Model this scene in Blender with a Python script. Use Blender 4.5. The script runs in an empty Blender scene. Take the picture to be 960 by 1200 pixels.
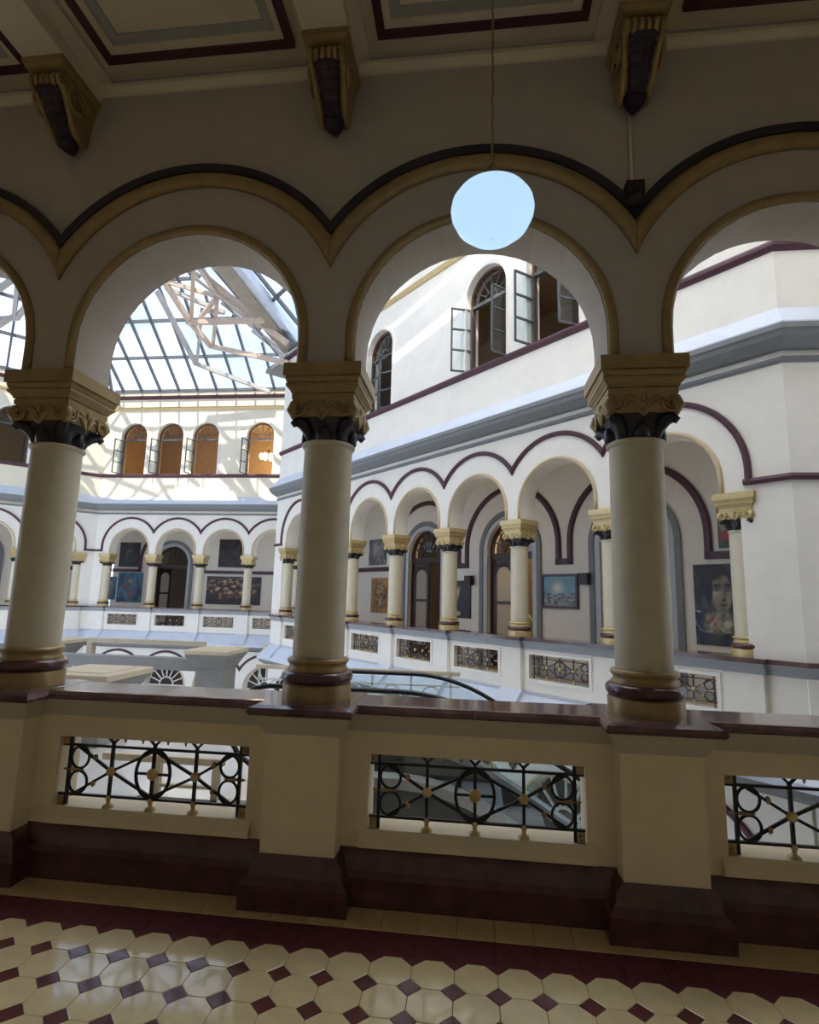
import bpy, bmesh, math, random
from mathutils import Vector, Matrix, noise
random.seed(7)
PI = math.pi
SC = bpy.context.scene
COL = SC.collection

# ------------------------------------------------------------------ camera
EYE = 1.723
FPX = 646.7
yaw, pitch, roll = (math.radians(a) for a in (6.747, 8.853, 1.463))
fw = Vector((-math.sin(yaw)*math.cos(pitch), math.cos(yaw)*math.cos(pitch), math.sin(pitch)))
rt = Vector((math.cos(yaw), math.sin(yaw), 0)); up = rt.cross(fw)
r2 = math.cos(roll)*rt + math.sin(roll)*up
u2 = -math.sin(roll)*rt + math.cos(roll)*up
cam = bpy.data.cameras.new('camera'); cam_o = bpy.data.objects.new('camera', cam); COL.objects.link(cam_o)
cam.sensor_fit = 'HORIZONTAL'; cam.sensor_width = 36.0; cam.lens = 36.0*FPX/960.0; cam.clip_end = 300; cam.clip_start = .05
Mc = Matrix((r2, u2, -fw)).transposed().to_4x4(); Mc.translation = Vector((0, 0, EYE))
cam_o.matrix_world = Mc
SC.camera = cam_o

# ------------------------------------------------------------------ world, sun, exposure
SUN_DIR = Vector((-.03, -.56, .83)).normalized()       # towards the sun
w = bpy.data.worlds.new('sky'); SC.world = w; w.use_nodes = True
nt = w.node_tree; nt.nodes.clear()
wo = nt.nodes.new('ShaderNodeOutputWorld'); bg = nt.nodes.new('ShaderNodeBackground')
tc = nt.nodes.new('ShaderNodeTexCoord'); mp = nt.nodes.new('ShaderNodeMapping'); mp.inputs['Scale'].default_value = (2.2, 2.2, 4.0)
nz = nt.nodes.new('ShaderNodeTexNoise'); nz.inputs['Scale'].default_value = 2.2; nz.inputs['Detail'].default_value = 7; nz.inputs['Roughness'].default_value = .6
cr = nt.nodes.new('ShaderNodeValToRGB')
cr.color_ramp.elements[0].position = .44; cr.color_ramp.elements[0].color = (.29, .40, .63, 1)
cr.color_ramp.elements[1].position = .68; cr.color_ramp.elements[1].color = (.74, .79, .86, 1)
nt.links.new(tc.outputs['Generated'], mp.inputs['Vector']); nt.links.new(mp.outputs['Vector'], nz.inputs['Vector'])
nt.links.new(nz.outputs['Fac'], cr.inputs['Fac']); nt.links.new(cr.outputs['Color'], bg.inputs['Color'])
bg.inputs['Strength'].default_value = 1.25
nt.links.new(bg.outputs['Background'], wo.inputs['Surface'])
sl = bpy.data.lights.new('sun', 'SUN'); sl.energy = 3.5; sl.angle = math.radians(.6); sl.color = (1, .9, .72)
so = bpy.data.objects.new('sun', sl); COL.objects.link(so)
so.rotation_euler = SUN_DIR.to_track_quat('Z', 'Y').to_euler()
SC.view_settings.view_transform = 'Standard'; SC.view_settings.look = 'None'
SC.view_settings.gamma = 1; SC.view_settings.use_curve_mapping = False
SC.view_settings.exposure = 1.08
SC.cycles.max_bounces = 14; SC.cycles.diffuse_bounces = 7; SC.cycles.transparent_max_bounces = 16
SC.cycles.caustics_reflective = False; SC.cycles.caustics_refractive = False

# ------------------------------------------------------------------ materials
MATS = {}
def mat(name, col, rough=.6, metal=0., var=.06, scale=6., coat=0., bump=0., spec=.5, emit=None):
    m = bpy.data.materials.new(name); m.use_nodes = True; t = m.node_tree; b = t.nodes['Principled BSDF']
    b.inputs['Roughness'].default_value = rough; b.inputs['Metallic'].default_value = metal
    b.inputs['Coat Weight'].default_value = coat; b.inputs['Coat Roughness'].default_value = .08
    b.inputs['Specular IOR Level'].default_value = spec
    c = Vector(col)
    if var > 0:
        tx = t.nodes.new('ShaderNodeTexCoord'); n = t.nodes.new('ShaderNodeTexNoise')
        n.inputs['Scale'].default_value = scale; n.inputs['Detail'].default_value = 6; n.inputs['Roughness'].default_value = .65
        r = t.nodes.new('ShaderNodeValToRGB')
        r.color_ramp.elements[0].position = .3; r.color_ramp.elements[1].position = .7
        r.color_ramp.elements[0].color = (*[max(0, x*(1-var)) for x in c], 1)
        r.color_ramp.elements[1].color = (*[min(1, x*(1+var)) for x in c], 1)
        t.links.new(tx.outputs['Object'], n.inputs['Vector']); t.links.new(n.outputs['Fac'], r.inputs['Fac'])
        t.links.new(r.outputs['Color'], b.inputs['Base Color'])
        if bump > 0:
            bp = t.nodes.new('ShaderNodeBump'); bp.inputs['Strength'].default_value = bump; bp.inputs['Distance'].default_value = .01
            t.links.new(n.outputs['Fac'], bp.inputs['Height']); t.links.new(bp.outputs['Normal'], b.inputs['Normal'])
    else:
        b.inputs['Base Color'].default_value = (*c, 1)
    if emit:
        b.inputs['Emission Color'].default_value = (*emit[0], 1); b.inputs['Emission Strength'].default_value = emit[1]
    MATS[name] = m
    return m
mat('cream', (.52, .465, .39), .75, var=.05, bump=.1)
mat('parapet_cream', (.80, .69, .49), .7, var=.05, bump=.1)
mat('cream_upper', (.85, .78, .62), .8, var=.04, scale=3, bump=.15)
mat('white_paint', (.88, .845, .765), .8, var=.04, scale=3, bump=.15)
mat('soffit', (.78, .74, .66), .75, var=.04)
mat('column_cream', (.66, .60, .44), .45, var=.05, scale=10)
mat('grey_trim', (.22, .23, .235), .6, var=.08)
mat('ledge_blue', (.66, .71, .80), .7, var=.06, scale=4)  # carries the blue cast of the sky in its base colour
mat('pale_grey', (.55, .57, .60), .65, var=.06)
mat('maroon', (.10, .036, .038), .18, var=.35, scale=9, coat=.4)
mat('maroon_paint', (.075, .022, .036), .45, var=.1)
mat('marble', (.125, .065, .062), .16, var=.5, scale=5, coat=.5)
mat('black_trim', (.022, .018, .022), .5, var=.1)
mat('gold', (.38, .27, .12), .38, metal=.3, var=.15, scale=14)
mat('bead_tan', (.62, .49, .30), .5, var=.06)
mat('mould_grey', (.34, .36, .38), .6, var=.06)
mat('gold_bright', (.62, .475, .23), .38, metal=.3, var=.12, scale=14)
mat('capital_dark', (.025, .022, .032), .3, var=.3, scale=20)
mat('iron', (.012, .011, .011), .45, var=.0)
mat('iron_brown', (.06, .035, .03), .5, var=.1)
mat('wood', (.045, .02, .014), .35, var=.3, scale=8)
mat('window_brown', (.13, .07, .05), .5, var=.15)
mat('window_grey', (.10, .10, .105), .5, var=.05)
mat('tile_cream', (.94, .78, .46), .14, var=.10, scale=7, coat=1.0)
mat('tile_edge', (.72, .54, .28), .2, var=.12, scale=7, coat=.3)
mat('tile_maroon', (.14, .035, .045), .18, var=.25, scale=7, coat=.4)
mat('grout', (.05, .035, .025), .8, var=.1)
mat('ceil', (.78, .69, .54), .8, var=.05)
mat('coffer_grey', (.40, .41, .38), .8, var=.05)
mat('room_tan', (.48, .34, .20), .8, var=.1)
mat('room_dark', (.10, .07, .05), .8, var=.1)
mat('gallery_wall', (.86, .81, .72), .8, var=.04)
mat('steel', (.13, .14, .155), .5, var=.05)
mat('truss_wood', (.62, .50, .40), .65, var=.12, scale=5)
mat('beam_paint', (.50, .48, .46), .7, var=.1, scale=3)
mat('stone_beige', (.62, .53, .38), .55, var=.12, scale=5)
mat('stone_grey', (.27, .27, .255), .6, var=.1)
mat('floor_white', (.72, .71, .68), .12, var=.06, scale=2, coat=.2)
mat('stainless', (.62, .63, .64), .28, metal=.9, var=.04)
mat('rubber', (.01, .01, .011), .35, var=.0)
mat('white_metal', (.75, .75, .73), .5, var=.03)
mat('leaf', (.10, .22, .05), .5, var=.3)
mat('lamp_lit', (.9, .85, .7), .5, var=0, emit=((1, .85, .6), 6))
mat('brass', (.35, .26, .12), .35, metal=.7, var=.1)
mat('box_black', (.02, .02, .02), .5, var=0)
mat('esc_black', (.012, .012, .013), .4, var=0)
mat('roof_dark', (.25, .25, .25), .8, var=.05)
def glassmat(name, tint, gl=.06, rough=.02):
    m = bpy.data.materials.new(name); m.use_nodes = True; t = m.node_tree; t.nodes.clear()
    o = t.nodes.new('ShaderNodeOutputMaterial'); mx = t.nodes.new('ShaderNodeMixShader'); a = t.nodes.new('ShaderNodeBsdfTransparent'); g = t.nodes.new('ShaderNodeBsdfGlossy')
    a.inputs['Color'].default_value = (*tint, 1); g.inputs['Roughness'].default_value = rough
    mx.inputs['Fac'].default_value = gl
    t.links.new(a.outputs[0], mx.inputs[1]); t.links.new(g.outputs[0], mx.inputs[2]); t.links.new(mx.outputs[0], o.inputs['Surface'])
    MATS[name] = m
glassmat('glass', (.93, .96, .97), .04)
glassmat('glass_door', (.55, .52, .45), .10)
glassmat('glass_rail', (.80, .88, .88), .10)
def diffuser(name, col, fac):
    m = bpy.data.materials.new(name); m.use_nodes = True; t = m.node_tree; t.nodes.clear()
    o = t.nodes.new('ShaderNodeOutputMaterial'); mx = t.nodes.new('ShaderNodeMixShader'); a = t.nodes.new('ShaderNodeBsdfTranslucent'); d = t.nodes.new('ShaderNodeBsdfDiffuse')
    a.inputs['Color'].default_value = (*col, 1); d.inputs['Color'].default_value = (*col, 1); mx.inputs['Fac'].default_value = fac
    t.links.new(a.outputs[0], mx.inputs[1]); t.links.new(d.outputs[0], mx.inputs[2]); t.links.new(mx.outputs[0], o.inputs['Surface'])
    MATS[name] = m
diffuser('frosted', (.95, .97, 1.0), .06)  # for the unseen near slope, added to diffuse sun into the courtyard
def softening_glass(name, tint, soften):  # translucent share added to soften the sun falling through the panes
    m = bpy.data.materials.new(name); m.use_nodes = True; t = m.node_tree; t.nodes.clear()
    o = t.nodes.new('ShaderNodeOutputMaterial'); mx = t.nodes.new('ShaderNodeMixShader'); a = t.nodes.new('ShaderNodeBsdfTransparent'); d = t.nodes.new('ShaderNodeBsdfTranslucent')
    n = t.nodes.new('ShaderNodeTexNoise'); n.inputs['Scale'].default_value = 1.2; n.inputs['Detail'].default_value = 5
    mr = t.nodes.new('ShaderNodeMapRange'); mr.inputs['From Min'].default_value = .3; mr.inputs['From Max'].default_value = .7; mr.inputs['To Min'].default_value = soften*.7; mr.inputs['To Max'].default_value = soften*1.3
    tx = t.nodes.new('ShaderNodeTexCoord'); t.links.new(tx.outputs['Object'], n.inputs['Vector']); t.links.new(n.outputs['Fac'], mr.inputs['Value']); t.links.new(mr.outputs['Result'], mx.inputs['Fac'])
    a.inputs['Color'].default_value = (*tint, 1); d.inputs['Color'].default_value = (.9, .92, .95, 1)
    t.links.new(a.outputs[0], mx.inputs[1]); t.links.new(d.outputs[0], mx.inputs[2]); t.links.new(mx.outputs[0], o.inputs['Surface'])
    MATS[name] = m
softening_glass('glass_roof', (.93, .96, .98), .20)
diffuser('glass_leaf', (.62, .58, .50), .55)  # pale reflection on the door panes, put into a milky colour
def opal():
    m = bpy.data.materials.new('opal'); m.use_nodes = True; t = m.node_tree; b = t.nodes['Principled BSDF']
    b.inputs['Base Color'].default_value = (.80, .90, .97, 1); b.inputs['Roughness'].default_value = .12
    tr = t.nodes.new('ShaderNodeBsdfTranslucent'); tr.inputs['Color'].default_value = (.80, .92, 1, 1)
    mx = t.nodes.new('ShaderNodeMixShader'); mx.inputs['Fac'].default_value = .6
    t.links.new(b.outputs[0], mx.inputs[1]); t.links.new(tr.outputs[0], mx.inputs[2])
    b.inputs['Emission Color'].default_value = (.50, .70, .95, 1); b.inputs['Emission Strength'].default_value = .62
    t.links.new(mx.outputs[0], t.nodes['Material Output'].inputs['Surface']); MATS['opal'] = m
opal()
def paintmat():
    m = bpy.data.materials.new('canvas_print'); m.use_nodes = True; t = m.node_tree; b = t.nodes['Principled BSDF']
    a = t.nodes.new('ShaderNodeAttribute'); a.attribute_name = 'Col'; b.inputs['Roughness'].default_value = .45
    t.links.new(a.outputs['Color'], b.inputs['Base Color']); MATS['canvas_print'] = m
paintmat()

# ------------------------------------------------------------------ mesh builder
class MB:
    def __init__(s): s.v = []; s.f = []; s.sm = []; s.mi = []; s.cur = 0
    def add(s, vs, fs, smooth=False):
        k = len(s.v); s.v += [tuple(p) for p in vs]
        for f in fs: s.f.append(tuple(i+k for i in f)); s.sm.append(smooth); s.mi.append(s.cur)
        return s
    def box(s, x0, x1, y0, y1, z0, z1):
        x0, x1 = min(x0, x1), max(x0, x1); y0, y1 = min(y0, y1), max(y0, y1); z0, z1 = min(z0, z1), max(z0, z1)
        return s.add([(x0,y0,z0),(x1,y0,z0),(x1,y1,z0),(x0,y1,z0),(x0,y0,z1),(x1,y0,z1),(x1,y1,z1),(x0,y1,z1)],
                     [(0,3,2,1),(4,5,6,7),(0,1,5,4),(1,2,6,5),(2,3,7,6),(3,0,4,7)])
    def frustum(s, hx0, hy0, z0, hx1, hy1, z1, cx=0, cy=0):
        v = [(cx+a*hx0, cy+b*hy0, z0) for a, b in ((-1,-1),(1,-1),(1,1),(-1,1))]+[(cx+a*hx1, cy+b*hy1, z1) for a, b in ((-1,-1),(1,-1),(1,1),(-1,1))]
        return s.add(v, [(0,3,2,1),(4,5,6,7),(0,1,5,4),(1,2,6,5),(2,3,7,6),(3,0,4,7)])
    def prism(s, poly, x0, x1, smooth=False):          # poly in (y,z) extruded along x
        n = len(poly); v = [(x0, a, b) for a, b in poly]+[(x1, a, b) for a, b in poly]
        f = [(i, (i+1) % n, n+(i+1) % n, n+i) for i in range(n)]+[tuple(range(n-1, -1, -1)), tuple(range(n, 2*n))]
        return s.add(v, f, smooth)
    def miter(s, poly, x0, x1, k0=0, k1=0, y0=0):      # prism whose end planes are cut on a slope (x shifts with y)
        n = len(poly); v = [(x0+k0*(a-y0), a, b) for a, b in poly]+[(x1+k1*(a-y0), a, b) for a, b in poly]
        f = [(i, (i+1) % n, n+(i+1) % n, n+i) for i in range(n)]+[tuple(range(n-1, -1, -1)), tuple(range(n, 2*n))]
        return s.add(v, f)
    def lathe(s, prof, n=32, cx=0, cy=0, smooth=True, cap=True):
        v = []; f = []
        for r, z in prof:
            for i in range(n): a = 2*PI*i/n; v.append((cx+r*math.cos(a), cy+r*math.sin(a), z))
        for k in range(len(prof)-1):
            for i in range(n): j = (i+1) % n; f.append((k*n+i, k*n+j, (k+1)*n+j, (k+1)*n+i))
        s.add(v, f, smooth)
        if cap: s.add(v[:n], [tuple(range(n-1, -1, -1))]); s.add(v[-n:], [tuple(range(n))])
        return s
    def tube(s, path, r, n=8, closed=False, smooth=True, squash=1.):
        P = [Vector(p) for p in path]; m = len(P); v = []; f = []
        rr = r if isinstance(r, (list, tuple)) else [r]*m
        prevN = None
        for i in range(m):
            a = P[i-1] if (i > 0 or closed) else P[i]; b = P[(i+1) % m] if (i < m-1 or closed) else P[i]
            t = (b-a).normalized()
            if prevN is None:
                h = Vector((0, 1, 0)) if abs(t.y) < .9 else Vector((0, 0, 1))
                N = (h-t*h.dot(t)).normalized()
            else:
                N = (prevN-t*prevN.dot(t)).normalized()
            prevN = N; B = t.cross(N)
            for k in range(n):
                a_ = 2*PI*k/n; v.append(P[i]+rr[i]*(math.cos(a_)*squash*N+math.sin(a_)*B))
        e = m if closed else m-1
        for i in range(e):
            j = (i+1) % m
            for k in range(n): l = (k+1) % n; f.append((i*n+k, i*n+l, j*n+l, j*n+k))
        if not closed: f += [tuple(range(n-1, -1, -1)), tuple(range((m-1)*n, m*n))]
        return s.add(v, f, smooth)
    def bar(s, a, b, wx, wz=None, upv=(0, 0, 1)):          # square bar between two points
        wz = wz or wx; a = Vector(a); b = Vector(b); t = (b-a).normalized(); U = Vector(upv)
        if abs(t.dot(U)) > .95: U = Vector((0, 1, 0))
        S = t.cross(U).normalized(); U = S.cross(t)
        v = []
        for p in (a, b):
            for i, j in ((-1,-1),(1,-1),(1,1),(-1,1)): v.append(p+S*i*wx/2+U*j*wz/2)
        return s.add(v, [(0,3,2,1),(4,5,6,7),(0,1,5,4),(1,2,6,5),(2,3,7,6),(3,0,4,7)])
    def band(s, sc, zc, R, prof, HL=None, HR=None, zl=None, zr=None, n=28, smooth=False):
        # a moulding bent round an arch; prof = [(d, o)...] closed ring; HL/HR = clip half widths (mitre with the neighbour)
        rows = []
        for d, o in prof:
            rr = R+d
            aL = PI-(math.acos(HL/rr) if HL and rr > HL else 0); aR = (math.acos(HR/rr) if HR and rr > HR else 0)
            pts = []
            if zl is not None: pts.append((sc-rr, o, zl))
            for i in range(n+1):
                a = aL+(aR-aL)*i/n; pts.append((sc+rr*math.cos(a), o, zc+rr*math.sin(a)))
            if zr is not None: pts.append((sc+rr, o, zr))
            rows.append(pts)
        m = len(rows[0]); k = len(rows); v = [p for r in rows for p in r]; f = []
        for q in range(k):
            q2 = (q+1) % k
            for i in range(m-1): f.append((q*m+i, q*m+i+1, q2*m+i+1, q2*m+i))
        f += [tuple(q*m for q in range(k)), tuple(q*m+m-1 for q in range(k-1, -1, -1))]
        return s.add(v, f, smooth)
    def archwall(s, segs, s0, s1, ztop, o0, o1, zbase):
        # wall between s0..s1 with arched openings segs=[(centre, zspring, r, zbottom)], bottom of the rest at zbase
        P = [(s0, zbase)]
        for c, zc, r, zb in segs:
            if zb > zbase+1e-6: pass
            P += [(c-r, zbase), (c-r, zc)]
            for i in range(1, 20): a = PI-PI*i/20; P.append((c+r*math.cos(a), zc+r*math.sin(a)))
            P += [(c+r, zc), (c+r, zbase)]
        P.append((s1, zbase))
        n = len(P); v = []
        for o in (o0, o1):
            v += [(a, o, b) for a, b in P]+[(a, o, ztop) for a, b in P]
        f = []
        N = 2*n
        for i in range(n-1):
            if abs(P[i+1][0]-P[i][0]) > 1e-6:
                f.append((i, i+1, n+i+1, n+i)); f.append((N+i+1, N+i, N+n+i, N+n+i+1)); f.append((n+i, n+i+1, N+n+i+1, N+n+i))
            f.append((i+1, i, N+i, N+i+1))
        f += [(0, n, N+n, N), (n-1, N+n-1, N+2*n-1, 2*n-1)]
        return s.add(v, f)
    def mesh(s, name):
        me = bpy.data.meshes.new(name); me.from_pydata(s.v, [], s.f)
        me.polygons.foreach_set('use_smooth', s.sm); me.polygons.foreach_set('material_index', s.mi)
        me.update()
        bm = bmesh.new(); bm.from_mesh(me); bmesh.ops.recalc_face_normals(bm, faces=bm.faces); bm.to_mesh(me); bm.free()
        return me
    def build(s, name, m, parent=None, M=None):
        me = s.mesh(name)
        for x in (m if isinstance(m, (list, tuple)) else [m]): me.materials.append(MATS[x])
        return obj(name, me, parent, M)
def obj(name, me, parent=None, M=None):
    o = bpy.data.objects.new(name, me); COL.objects.link(o)
    if parent is not None: o.parent = parent
    if M is not None: o.matrix_local = M
    return o
def tag(o, label=None, cat=None, group=None, kind=None):
    if label: o['label'] = label
    if cat: o['category'] = cat
    if group: o['group'] = group
    if kind: o['kind'] = kind
    return o
def empty(name, M=None, parent=None):
    o = bpy.data.objects.new(name, None); COL.objects.link(o); o.empty_display_size = .2
    if parent: o.parent = parent
    if M is not None: o.matrix_local = M
    return o
def copy_tree(o, M=None, parent=None):
    c = o.copy(); COL.objects.link(c)
    if parent is not None: c.parent = parent
    if M is not None: c.matrix_local = M
    for ch in list(o.children):
        k = copy_tree(ch, None, c); k.matrix_parent_inverse.identity()
    return c
def struct(name, mb, m, label=None, parent=None, M=None):
    o = mb.build(name, m, parent, M)
    if parent is None: tag(o, label, name.split('_')[0], kind='structure')
    return o
def T(x, y, z): return Matrix.Translation((x, y, z))
class Frame:
    """facade frame: s along u, o along n (towards the courtyard), z up; n = u turned 90 degrees left"""
    def __init__(s, ox, oy, deg):
        s.M = T(ox, oy, 0) @ Matrix.Rotation(math.radians(deg), 4, 'Z')
    def at(s, a=0, o=0, z=0): return s.M @ T(a, o, z)
H2 = math.sqrt(.5)
NEAR = Frame(0, 3.535, 0)
RIGHT = Frame(4.0, 7.4, 135)
FAR = Frame(-6.38, 21.3, 180)
LEFT = Frame(-15.62, 21.3, 225)
BACKB = Frame(16.0, 7.4, 180)      # the face that turns away beside the right-hand arcade
WING = Frame(-6.38, 17.78, 90)
OF = .185                           # half thickness of the arcade wall
ZC, RO = 3.42, .80                  # arch centre height and opening radius
ZA, RA = 3.51, 1.232                # archivolt
ZCAP = 3.215

# ------------------------------------------------------------------ structure: arcade walls
COLS_NEAR = [-.98+1.995*k for k in range(-3, 5)]
SA = .594; DA = 1.928
COLS_RIGHT = [SA+DA*k for k in range(8)]
DF = 2.03
COLS_FAR = [15.03-6.38-DF*k+.02 for k in range(3, -1, -1)]; COLS_FAR = [COLS_FAR[0]-DF]+COLS_FAR
LF = 15.62-6.38                     # length of the far facade
COLS_LEFT = [.60+DF*k for k in range(6)]

def arcade_wall(name, label, fr, cols, s0, s1, wm, dz=0, ztop=4.86, arch_mats=('maroon_paint',), gold='gold_bright', ends=(True, True), side=1):
    """spandrel wall above the capitals with its mouldings; side=1: courtyard face detailed, -1: gallery face too"""
    mb = MB(); segs = []
    for a, b in zip(cols, cols[1:]): segs.append(((a+b)/2, ZC+dz, RO if (b-a) > 1.97 else RO*(b-a)/1.995, 0))
    mb.archwall(segs, s0, s1, ztop+dz, -OF, OF, ZCAP+dz)
    W = struct(name, mb, wm, label, None, fr.M)
    for i, (c, zc, r, _) in enumerate(segs):
        H = (cols[i+1]-cols[i])/2
        first, last = i == 0, i == len(segs)-1
        hl = None if (first and ends[0]) else H; hr = None if (last and ends[1]) else H
        sides = (1,) if side == 1 else (-1, 1)
        for sg in sides:
            of = sg*OF
            # bead round the opening
            pr = [(0, of-.002*sg), (.0, of+.012*sg), (.02, of+.03*sg), (.045, of+.03*sg), (.062, of+.012*sg), (.065, of-.002*sg)]
            if sg < 0: pr = pr[::-1]
            MB().band(c, zc, r+.005, pr, zl=ZCAP+dz, zr=ZCAP+dz, smooth=True).build('edge_bead', 'gold' if side == -1 else 'bead_tan', W)
            if side == -1 and sg == -1:
                pr = [(-.05, of+.002), (-.05, of-.035), (0, of-.05), (0, of+.002)]
                MB().band(c, ZA+dz, RA, pr, hl, hr).build('archivolt', 'black_trim', W)
                pr = [(-.155, of+.002), (-.155, of-.02), (-.13, of-.05), (-.08, of-.05), (-.052, of-.03), (-.052, of+.002)]
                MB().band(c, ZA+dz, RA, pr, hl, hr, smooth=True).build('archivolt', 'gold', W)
            else:
                R2 = min(RA, H+.235)
                pr = [(-.085, of-.002*sg), (-.085, of+.03*sg), (-.05, of+.055*sg), (-.02, of+.055*sg), (0, of+.025*sg), (0, of-.002*sg)]
                if sg < 0: pr = pr[::-1]
                MB().band(c, ZA+dz, R2, pr, hl, hr, zl=3.30+dz if hl is None else None, zr=3.30+dz if hr is None else None).build('archivolt', arch_mats[0], W)
    return W

def hmould(W, poly, s0, s1, m, name='moulding', k0=0, k1=0):
    return MB().miter(poly, s0, s1, k0, k1, OF).build(name, m, W)

def upper_wall(name, label, fr, s0, s1, windows, k0=0, k1=0, top=10.15, wm='white_paint'):
    """storey above the cornice, with arched windows at the given s; mouldings mitred at the folds by k0/k1"""
    WW, ZS, ZB = .58, 8.18, 6.52
    mb = MB()
    mb.add([(s0, -OF, 4.86), (s1, -OF, 4.86), (s1, -OF, ZB), (s0, -OF, ZB), (s0, OF, 4.86), (s1, OF, 4.86), (s1, OF, ZB), (s0, OF, ZB)],
           [(0,3,2,1),(4,5,6,7),(3,7,6,2),(0,4,7,3),(1,2,6,5)])
    mb.archwall([(c, ZS, WW, 0) for c in sorted(windows)], s0, s1, top, -OF, OF, ZB)
    W = struct(name, mb, wm, label, None, fr.M)
    o = OF-.004
    hmould(W, [(o, 5.60), (o+.30, 5.27), (o+.30, 5.25), (o, 5.25)], s0, s1, 'ledge_blue', 'ledge', k0, k1)
    hmould(W, [(o, 5.25), (o+.30, 5.25), (o+.30, 5.18), (o+.27, 5.16), (o+.25, 5.10), (o+.16, 5.04), (o+.10, 5.0), (o, 5.0)], s0, s1, 'grey_trim', 'cornice', k0, k1)
    hmould(W, [(o, 4.91), (o+.05, 4.91), (o+.05, 4.87), (o+.02, 4.84), (o, 4.84)], s0, s1, 'grey_trim', 'moulding', k0, k1)
    hmould(W, [(o, 6.54), (o+.05, 6.54), (o+.07, 6.50), (o+.07, 6.46), (o+.03, 6.41), (o, 6.40)], s0, s1, 'maroon_paint', 'moulding', k0, k1)
    hmould(W, [(o, 9.44), (o+.08, 9.44), (o+.08, 9.39), (o+.04, 9.33), (o, 9.31)], s0, s1, 'gold_bright', 'moulding', k0, k1)
    hmould(W, [(o, 9.93), (o+.12, 9.93), (o+.12, 9.86), (o+.05, 9.80), (o, 9.80)], s0, s1, 'maroon_paint', 'moulding', k0, k1)
    return W, WW, ZS, ZB

T22 = math.tan(math.radians(22.5))
def mould33(W, s0, s1, k0=0, k1=0, m='maroon_paint', dz=0):
    o = OF-.004
    hmould(W, [(o, 3.38+dz), (o+.045, 3.38+dz), (o+.06, 3.34+dz), (o+.045, 3.30+dz), (o, 3.30+dz)], s0, s1, m, 'moulding', k0, k1)

# near arcade (our own gallery)
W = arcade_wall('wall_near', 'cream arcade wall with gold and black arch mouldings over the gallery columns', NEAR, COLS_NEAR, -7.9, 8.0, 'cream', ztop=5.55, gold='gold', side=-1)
hmould(W, [(-OF+.004, 5.47), (-OF-.05, 5.47), (-OF-.05, 5.44), (-OF-.02, 5.40), (-OF+.004, 5.40)], -7.9, 8.0, 'ceil', 'moulding')
mb = MB(); mb.box(-7.9, 14, -OF, OF, 5.55, 10.2); struct('wall_above', mb, 'white_paint', 'white upper storey wall over the near arcade', None, NEAR.M)

# right-hand arcade at 45 degrees
LR = 14.68
Wr = arcade_wall('wall_right', 'off-white arcade facade with maroon arch mouldings on the oblique side', RIGHT, COLS_RIGHT, -OF*T22, LR+OF*T22, 'white_paint')
mould33(Wr, -OF*T22, COLS_RIGHT[0]-.13, -T22, 0)
mould33(Wr, COLS_RIGHT[-1]+.13, LR+OF*T22, 0, T22)
WIN_R = [3.48, 5.17, 9.03, 10.72]
Ur, WW, ZS, ZB = upper_wall('wall_right_upper', 'off-white upper wall with arched casement windows above the oblique arcade', RIGHT, -OF*T22, LR+OF*T22, WIN_R, -T22, T22)
# the face turning away beside it
mb = MB(); mb.box(0, 12+OF*T22, -OF, OF, -5.3, 4.86); Wb = struct('wall_side', mb, 'white_paint', 'plain off-white wall face beyond the fold of the oblique arcade', None, BACKB.M)
mould33(Wb, 0, 12+OF*T22, 0, T22)
o = OF-.004
ob = .165
def brun(poly, nm, m_): MB().miter(poly, 0, 12, 0, T22, 0).build(nm, m_, Wb)
brun([(ob, .88), (ob+.03, .90), (ob+.05, .97), (ob+.09, 1.03), (ob, 1.03)], 'moulding', 'mould_grey')
brun([(ob, 1.03), (ob+.105, 1.03), (ob+.105, 1.086), (ob, 1.086)], 'moulding', 'marble')
brun([(ob, .14), (ob+.36, -.22), (ob+.36, -.30), (ob, -.30)], 'ledge', 'ledge_blue')
upper_wall('wall_side_upper', 'off-white upper wall face beyond the fold of the oblique wing', BACKB, 0, 12+OF*T22, [], 0, T22)
# wing side hidden behind the oblique arcade
COLS_W = [.62, 2.9]
mb = MB(); mb.box(-OF*T22, 3.5, -OF, OF, ZCAP, 4.86); mb.box(-OF*T22, .3, -OF, OF, -5.3, ZCAP); mb.box(.3, 3.5, -OF, OF, -5.3, 1.0)
struct('wall_wing', mb, 'white_paint', 'off-white return wall behind the oblique arcade', None, WING.M)
upper_wall('wall_wing_upper', 'off-white upper return wall behind the oblique arcade', WING, -OF*T22, 3.5, [], -T22, 0)

# far arcade
Wf = arcade_wall('wall_far', 'off-white arcade facade with maroon arch mouldings across the courtyard', FAR, COLS_FAR, 0, LF+OF*T22*.0, 'white_paint', ends=(False, True))
mould33(Wf, COLS_FAR[-1]+.13, LF-OF*T22, 0, -T22)
WIN_F = [-6.38+14.30, -6.38+12.68, -6.38+11.12, -6.38+8.75]
Uf, *_ = upper_wall('wall_far_upper', 'sunlit upper wall with a row of arched windows across the courtyard', FAR, 0, LF-OF*T22, WIN_F, 0, -T22, wm='cream_upper')
Wl = arcade_wall('wall_left', 'off-white arcade facade at an angle to the far wall', LEFT, COLS_LEFT, 0, 11.2, 'white_paint', ends=(True, False))
mould33(Wl, OF*T22, COLS_LEFT[0]-.13, T22, 0)
WIN_L = [1.75, 3.35, 5.0, 7.2]
Ul, *_ = upper_wall('wall_left_upper', 'upper wall with arched windows at an angle to the far wall', LEFT, OF*T22, 11.2, WIN_L, T22, 0, wm='cream_upper')
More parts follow.
